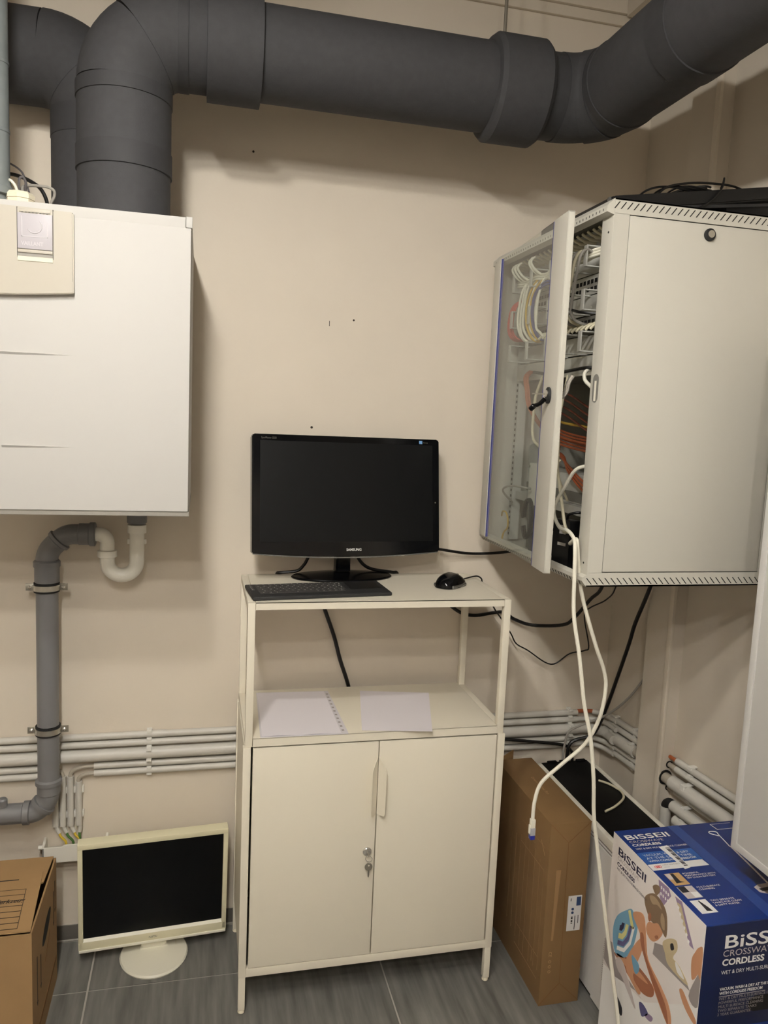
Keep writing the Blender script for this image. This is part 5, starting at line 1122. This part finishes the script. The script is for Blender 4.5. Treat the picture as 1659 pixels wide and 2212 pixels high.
# white and grey patch cables
for k in range(6):       # bundle lying through the upper rings
    dz = 0.006 * (k % 3) - 0.004; dx = 0.008 * (k // 3)
    pts = [(0.715 - dx, 0.205, 1.850 + dz), (0.700 - dx, 0.165, 1.842 + dz), (0.702 - dx, 0.11, 1.838 + dz), (0.698 - dx, 0.055, 1.844 + dz), (0.702 - dx, 0.0, 1.838 + dz), (0.698 - dx, -0.055, 1.846 + dz), (0.700 - dx, -0.11, 1.842 + dz), (0.698 - dx, -0.150, 1.846 + dz), (0.700 - dx, -0.19, 1.846 + dz), (0.700 - dx, -0.225, 1.848 + dz), (0.715 - dx, -0.262, 1.852 + dz)]
    cable('patch_cable', f'white patch cable through the upper rings, {ORD[k]} of the bundle', pts, 0.0030, 'cable_white', 'white cables through the upper rings', n=4, seg=7)
for k, y in enumerate((0.145, 0.128, 0.110, 0.040, 0.028)):       # arcs from the top panel into the rings
    pts = [(0.728, y + 0.03, 1.893), (0.690, y + 0.028, 1.895), (0.672, y + 0.018, 1.880), (0.676, y + 0.006, 1.862), (0.690, y, 1.850), (0.700, y - 0.02, 1.842)]
    cable('patch_cable', f'{ORD[k]} white patch cable from the hinge dropping from the top panel', pts, 0.0030, 'cable_white', 'white cables dropping from the top panel', n=5, seg=7)
for k in range(7):       # long loops from the rings to the lower switch, far half
    y = (0.132, 0.124, 0.098, 0.076, 0.056, 0.036, 0.018)[k]; o_ = 0.004 * (k % 2)
    pts = [(0.705, y - 0.02, 1.846), (0.694, y - 0.012, 1.838), (0.688 + o_, y, 1.815), (0.685 + o_, y + 0.006, 1.770), (0.685 + o_, y + 0.004, 1.735 - 0.002 * k), (0.690, y - 0.010, 1.708), (0.700, y - 0.028, 1.694), (0.728, y - 0.040, 1.700)]
    cable('patch_cable', f'{ORD[k]} white patch cable from the hinge looping outward behind the glass', pts, 0.0032, 'cable_white', 'white cable loops behind the glass', n=5, seg=7)
for k in range(5):       # grey loops visible in the door gap
    y = -0.190 + k * 0.020
    pts = [(0.702, y - 0.035, 1.850), (0.676, y - 0.040, 1.856), (0.664, y - 0.038, 1.840), (0.664, y - 0.026, 1.805), (0.668, y - 0.006, 1.760), (0.674, y + 0.006, 1.730), (0.690, y + 0.004, 1.712), (0.728, y - 0.008, 1.704)]
    cable('patch_cable', f'{ORD[k]} pale patch cable from the door post hanging in the rack door gap', pts, 0.0034, 'cable_cream' if k % 2 else 'cable_grey', 'grey cables in the door gap', n=5, seg=7)
for k in range(4):
    y = 0.196 - k * 0.010
    pts = [(0.735, y - 0.022, 1.800), (0.710, y - 0.010, 1.806), (0.692, y + 0.002, 1.790), (0.686, y + 0.008, 1.755), (0.688, y + 0.006, 1.722), (0.702, y - 0.006, 1.704), (0.728, y - 0.022, 1.704)]
    cable('patch_cable', f'{ORD[k]} red patch cable from the hinge arching behind the rack glass', pts, 0.0026, 'cable_red', 'red patch cables', n=5, seg=7)
for k, (y, m_) in enumerate(((0.075, 'cable_yellow'), (0.050, 'cable_yellow'), (0.040, 'cable_blue'), (0.034, 'cable_blue'))):
    pts = [(0.728, y - 0.055, 1.806), (0.702, y - 0.050, 1.838 - 0.006 * k), (0.690, y - 0.030, 1.836 - 0.006 * k), (0.683, y, 1.800), (0.681, y + 0.004, 1.755), (0.684, y - 0.010, 1.715), (0.698, y - 0.030, 1.690), (0.728, y - 0.045, 1.700)]
    cable('patch_cable', ('left ' if k % 2 == 0 else 'right ') + ('yellow' if k < 2 else 'blue') + ' patch cable curving beside the white loops in the rack', pts, 0.0028, m_, ('yellow' if k < 2 else 'blue') + ' patch cables', n=5, seg=7)
cable('power_cable', 'thin black cable crossing the middle of the door gap in the rack', [(0.690, 0.02, 1.758), (0.676, -0.08, 1.748), (0.674, -0.16, 1.742), (0.680, -0.22, 1.728), (0.725, -0.262, 1.722)], 0.0030, 'cable_black')
cable('power_cable', 'black cable plugged into the gateway router in the rack', [(0.700, 0.05, 1.615), (0.690, -0.05, 1.606), (0.686, -0.14, 1.606), (0.700, -0.215, 1.612), (0.727, -0.235, 1.613)], 0.0038, 'cable_black')
cable('patch_cable', 'white cable dropping from the gateway router behind the door post', [(0.728, -0.215, 1.612), (0.700, -0.222, 1.605), (0.690, -0.238, 1.586), (0.694, -0.262, 1.570), (0.70, -0.285, 1.555), (0.704, -0.300, 1.53)], 0.0040, 'cable_white')
# fibre loops in the empty middle of the rack
for k in range(6):
    z = 1.430 + 0.006 * k; x = 0.80 + 0.006 * (k % 3)
    pts = [(x + 0.06, 0.245, z + 0.07 + 0.01 * k), (x, 0.17, z + 0.035), (x - 0.02, 0.06, z + 0.012), (x - 0.02, -0.06, z), (x - 0.01, -0.17, z - 0.004), (x + 0.05, -0.28, z)]
    cable('fibre_cable', f'{ORD[k]} orange fibre from below in the bundle across the empty middle of the rack', pts, 0.0030, 'orange', 'orange fibre sweep', n=5, seg=7)
for k in range(4):
    z = 1.545 - 0.018 * k
    pts = [(0.82, 0.20, z + 0.05), (0.79, 0.10, z + 0.035), (0.775, -0.02, z + 0.012), (0.78, -0.14, z - 0.025), (0.82, -0.28, z - 0.05)]
    cable('fibre_cable', f'{ORD[k]} dark orange fibre cable counted down from the router', pts, 0.0026, 'fibre_dark', 'fibres under the router', n=5, seg=7)
for k in range(4):
    pts = [(0.75 + 0.004 * k, 0.160 - 0.008 * k, 1.635), (0.715, 0.140 - 0.008 * k, 1.61), (0.710, 0.118 - 0.007 * k, 1.575), (0.716, 0.108 - 0.006 * k, 1.53), (0.75, 0.10 - 0.004 * k, 1.48), (0.79, 0.06, 1.435 - 0.004 * k)]
    cable('fibre_cable', f'{ORD[k]} orange fibre cable from the hinge hanging below the router', pts, 0.0028, 'orange', 'orange fibres behind the glass', n=5, seg=7)
for k in range(3):
    pts = [(0.84, 0.22, 1.42), (0.79, 0.06 - 0.01 * k, 1.41), (0.756, -0.06, 1.390 - 0.006 * k), (0.752, -0.14, 1.362 - 0.01 * k), (0.752, -0.20, 1.350 - 0.01 * k), (0.80, -0.29, 1.352)]
    cable('fibre_cable', ('uppermost', 'middle', 'lowest')[k] + ' of three orange fibres drooping above the grey device', pts, 0.0030, 'orange', 'orange fibre droop', n=5, seg=7)
cable('fibre_cable', 'single yellow fibre cable across the empty middle of the rack', [(0.84, 0.2, 1.50), (0.79, 0.04, 1.492), (0.785, -0.10, 1.484), (0.80, -0.18, 1.478), (0.84, -0.29, 1.484)], 0.0032, 'cable_yellow')
cable('network_cable', 'cream cable bowed inside the glass at mid height', [(0.725, -0.03, 1.66), (0.702, -0.030, 1.63), (0.698, 0.022, 1.562), (0.698, 0.032, 1.50), (0.698, 0.028, 1.459), (0.700, -0.002, 1.435), (0.74, -0.05, 1.40)], 0.0036, 'cable_cream')
cable('network_cable', 'thin pale cable hanging straight in the door gap', [(0.74, -0.06, 1.62), (0.70, -0.11, 1.50), (0.694, -0.128, 1.44), (0.70, -0.125, 1.37), (0.74, -0.10, 1.31)], 0.0030, 'cable_cream')
cable('network_cable', 'cream cable crossing from upper left to lower right in the door gap', [(0.72, -0.02, 1.42), (0.690, -0.11, 1.400), (0.684, -0.155, 1.375), (0.682, -0.185, 1.320), (0.682, -0.210, 1.268), (0.690, -0.212, 1.252), (0.70, -0.17, 1.248), (0.73, -0.11, 1.245)], 0.0037, 'cable_cream')
cable('network_cable', 'cream cable crossing from upper right to lower left in the door gap', [(0.72, -0.290, 1.405), (0.690, -0.236, 1.395), (0.680, -0.200, 1.350), (0.676, -0.170, 1.310), (0.673, -0.172, 1.285), (0.668, -0.215, 1.262), (0.664, -0.262, 1.262), (0.660, -0.300, 1.250), (0.655, -0.318, 1.228), (0.655, -0.324, 1.17), (0.655, -0.334, 1.094), (0.668, -0.347, 1.008), (0.682, -0.356, 0.91), (0.697, -0.365, 0.841), (0.71, -0.369, 0.75), (0.72, -0.365, 0.665), (0.735, -0.364, 0.588), (0.76, -0.37, 0.45), (0.79, -0.372, 0.303), (0.81, -0.385, 0.175), (0.815, -0.40, 0.08), (0.81, -0.43, 0.006), (0.79, -0.48, 0.004)], 0.0042, 'cable_white', n=8)
t = thing('network_cable', 'white network cable hanging from the rack with a blue plug end', 'cable', (0.64, -0.25, 0.545))
W2 = [(0.70, -0.21, 1.225), (0.672, -0.262, 1.235), (0.665, -0.300, 1.250), (0.666, -0.308, 1.230), (0.672, -0.305, 1.200), (0.69, -0.3, 1.124), (0.728, -0.3, 1.022), (0.761, -0.29, 0.955), (0.771, -0.285, 0.91), (0.765, -0.28, 0.845), (0.741, -0.27, 0.782), (0.693, -0.26, 0.732), (0.651, -0.25, 0.686), (0.637, -0.25, 0.643), (0.635, -0.25, 0.596)]
part('lead', G().tube(smooth(W2, 8), 0.0042, 10), 'cable_white', t)
part('boot', G().box(0.6300, 0.6410, -0.2555, -0.2445, 0.578, 0.600, 0.002), 'cable_white', t)
pb = part('plug', G().box(0.6300, 0.6415, -0.2558, -0.2442, 0.562, 0.580, 0.0006), 'plug_clear', t)
part('plug_tip', G().box(0.6303, 0.6412, -0.2555, -0.2445, 0.552, 0.563, 0.0006), 'plug_blue', t)
part('plug_latch', G().box(0.6275, 0.6300, -0.253, -0.247, 0.566, 0.586, 0.0005), 'cable_white', t)
# grey device, shelf, little white box, power bricks
t = thing('rack_shelf', 'grey shelf tray low in the rack', 'shelf', (0.85, -0.03, 1.300))
part('tray', G().box(0.745, 1.05, EY0 + 0.02, EY1 - 0.005, 1.298, 1.301), 'rack_panel', t); part('lip', G().box(0.743, 0.746, EY0 + 0.02, EY1 - 0.005, 1.280, 1.301), 'rack_panel', t)
t = thing('network_device', 'flat grey device lying on the low rack shelf', 'network device', (0.86, 0.0, 1.301))
part('case', G().box(0.765, 0.98, -0.20, 0.20, 1.3012, 1.372, 0.003), 'rack_panel', t); part('front_trim', G().box(0.7635, 0.7655, -0.195, 0.195, 1.306, 1.330), 'rack_dark', t)
t = thing('perforated_box', 'small white perforated box beside the door post in the rack', 'device', (0.745, -0.232, 1.301))
part('case', G().box(0.734, 0.760, -0.268, -0.222, 1.3012, 1.366, 0.002), 'white_pvc', t)
for i in range(4):
    for j in range(4): slot('vent_hole', t, 'vh', lambda: G().box(-0.0005, 0.0005, -0.0017, 0.0017, -0.0020, 0.0020), (0.7338, -0.258 + j * 0.009, 1.318 + i * 0.009))
for k, (x, y, z, sx_, sy_, sz_, rz, lab) in enumerate(((0.715, -0.155, 1.1582, 0.034, 0.055, 0.115, 0.3, 'tall black power brick with white label in the rack bottom'), (0.730, -0.225, 1.1582, 0.040, 0.045, 0.085, -0.4, 'short black power brick behind the white cables in the rack bottom'), (0.770, -0.090, 1.1582, 0.05, 0.07, 0.075, 0.2, 'black power brick lying deeper in the rack bottom'), (0.742, 0.035, 1.1582, 0.05, 0.075, 0.055, -0.2, 'black adapter behind the glass in the rack bottom'))):
    q = thing('power_brick', lab, 'power adapter', (x, y, z), rz, 'power bricks in the rack')
    part('case', G().box(-sx_ / 2, sx_ / 2, -sy_ / 2, sy_ / 2, 0, sz_, 0.006), 'black_plastic', q, local=True)
    if k == 0:
        part('label', G().box(-sx_ / 2 - 0.0006, -sx_ / 2 + 0.001, -0.016, 0.004, 0.082, 0.102), 'label_white', q, local=True); part('label', G().box(-sx_ / 2 - 0.0006, -sx_ / 2 + 0.001, -0.018, 0.008, 0.055, 0.062), 'label_white', q, local=True)
    if k == 1: part('label', G().box(-sx_ / 2 - 0.0006, -sx_ / 2 + 0.001, 0.002, 0.006, 0.045, 0.065), 'label_white', q, local=True)
    part('lead', G().tube(smooth([(0, 0, sz_ - 0.003), (-0.005, -0.01, sz_ + 0.012), (0.01, -0.03, sz_ + 0.018), (0.03, -0.02, sz_ + 0.006), (0.04, 0.0, sz_ * 0.5)]), 0.003, 8), 'cable_black', q, local=True)
t = thing('power_strip', 'white socket strip standing upright behind the glass', 'power strip', (0.745, 0.105, 1.30))
part('case', G().box(0.742, 0.765, 0.075, 0.135, 1.275, 1.385, 0.003), 'white_pvc', t); part('screw', G().cyl((0.7415, 0.130, 1.375), (0.7405, 0.130, 1.375), 0.004, seg=12), 'zinc', t)
part('mount_foot', G().box(0.744, 0.762, 0.080, 0.130, 1.158, 1.276), 'rack_dark', t)
cable('patch_cable', 'short yellow cable loop on the rack floor behind the glass', [(0.695, 0.190, 1.235), (0.685, 0.16, 1.25), (0.68, 0.125, 1.252), (0.678, 0.105, 1.235), (0.682, 0.115, 1.212), (0.685, 0.145, 1.195), (0.686, 0.155, 1.170), (0.70, 0.155, 1.163)], 0.0024, 'cable_yellow')
cable('patch_cable', 'grey cable bowed beside the socket strip behind the glass', [(0.735, 0.10, 1.318), (0.700, 0.13, 1.322), (0.690, 0.165, 1.315), (0.695, 0.190, 1.300), (0.73, 0.205, 1.27)], 0.0028, 'cable_grey')
cable('network_cable', 'cream cable lying along the rack floor under the power bricks', [(0.70, 0.02, 1.163), (0.690, -0.06, 1.164), (0.686, -0.15, 1.1635), (0.690, -0.23, 1.164), (0.71, -0.275, 1.166)], 0.0044, 'cable_cream')
for k in range(3):
    cable('power_cable', ('front', 'middle', 'rear')[k] + ' black coiled power lead behind the glass in the rack bottom', [(0.705 + 0.006 * k, 0.05 + 0.025 * math.cos(a) + 0.006 * k, 1.245 + 0.05 * math.sin(a)) for a in [i * 2 * math.pi / 14 for i in range(14)]], 0.0032, 'cable_black', 'coiled power leads', n=3, seg=7)

# black equipment lying on the rack
t = thing('tilted_panel', 'black flat panel lying tilted on top of the server rack', 'panel', (0.88, -0.16, RZ1))
part('panel', G().prism([(0.692, -0.290, 1.9362), (0.692, -0.290, 1.9490), (0.700, -0.290, 1.9525), (1.105, -0.290, 2.0150), (1.105, -0.290, 1.9880), (0.790, -0.290, 1.9362)], (0, 0.245, 0), 0.003), 'black_plastic', t)
part('foot_block', G().box(0.98, 1.10, -0.26, -0.07, RZ1 + 0.0002, 1.985, 0.004), 'black_matte', t)
part('ridge', G().prism([(0.80, -0.2915, 1.9420), (1.10, -0.2915, 1.9780), (1.10, -0.2915, 1.9720), (0.82, -0.2915, 1.9380)], (0, 0.004, 0)), 'black_matte', t)
part('bright_corner', G().box(0.6905, 0.6935, -0.288, -0.276, 1.940, 1.950, 0.001), 'silver_paint', t)
gg = G().prism([(0.685, -0.04, 1.9345), (0.685, 0.03, 1.9345), (0.685, 0.03, 1.952), (0.685, -0.04, 1.958)], (0.2, 0, 0), 0.003)
part('hinge_end', gg, 'black_matte', t)
for k in range(3):
    cx, cy, cz_ = 0.86 + 0.02 * k, -0.235, 1.982 + 0.003 * k
    pts = [(cx + (0.075 - 0.01 * k) * math.cos(a), cy + 0.035 * math.sin(a), cz_ + 0.010 * math.sin(2 * a) + 0.0155 * math.cos(a) + 0.006) for a in [i * 2 * math.pi / 16 for i in range(15)]]
    cable('coiled_cable', ('largest', 'middle', 'smallest')[k] + ' thin black cable coil on the tilted panel over the rack', pts, 0.0022, 'cable_black', 'black cable coil on the rack', n=3, seg=6)
cable('coiled_cable', 'long black cable arched over the tilted panel on the rack', [(0.80, -0.28, 1.967), (0.83, -0.275, 1.988), (0.90, -0.265, 2.005), (0.98, -0.26, 2.010), (1.03, -0.25, 2.007), (1.10, -0.22, 2.020)], 0.0024, 'cable_black')
cable('coiled_cable', 'thin black cable end hooked upwards on the tilted panel', [(0.89, -0.294, 1.945), (0.915, -0.296, 1.962), (0.940, -0.294, 1.990), (0.948, -0.288, 2.013), (0.952, -0.280, 2.006), (0.955, -0.270, 1.998)], 0.0020, 'cable_black')
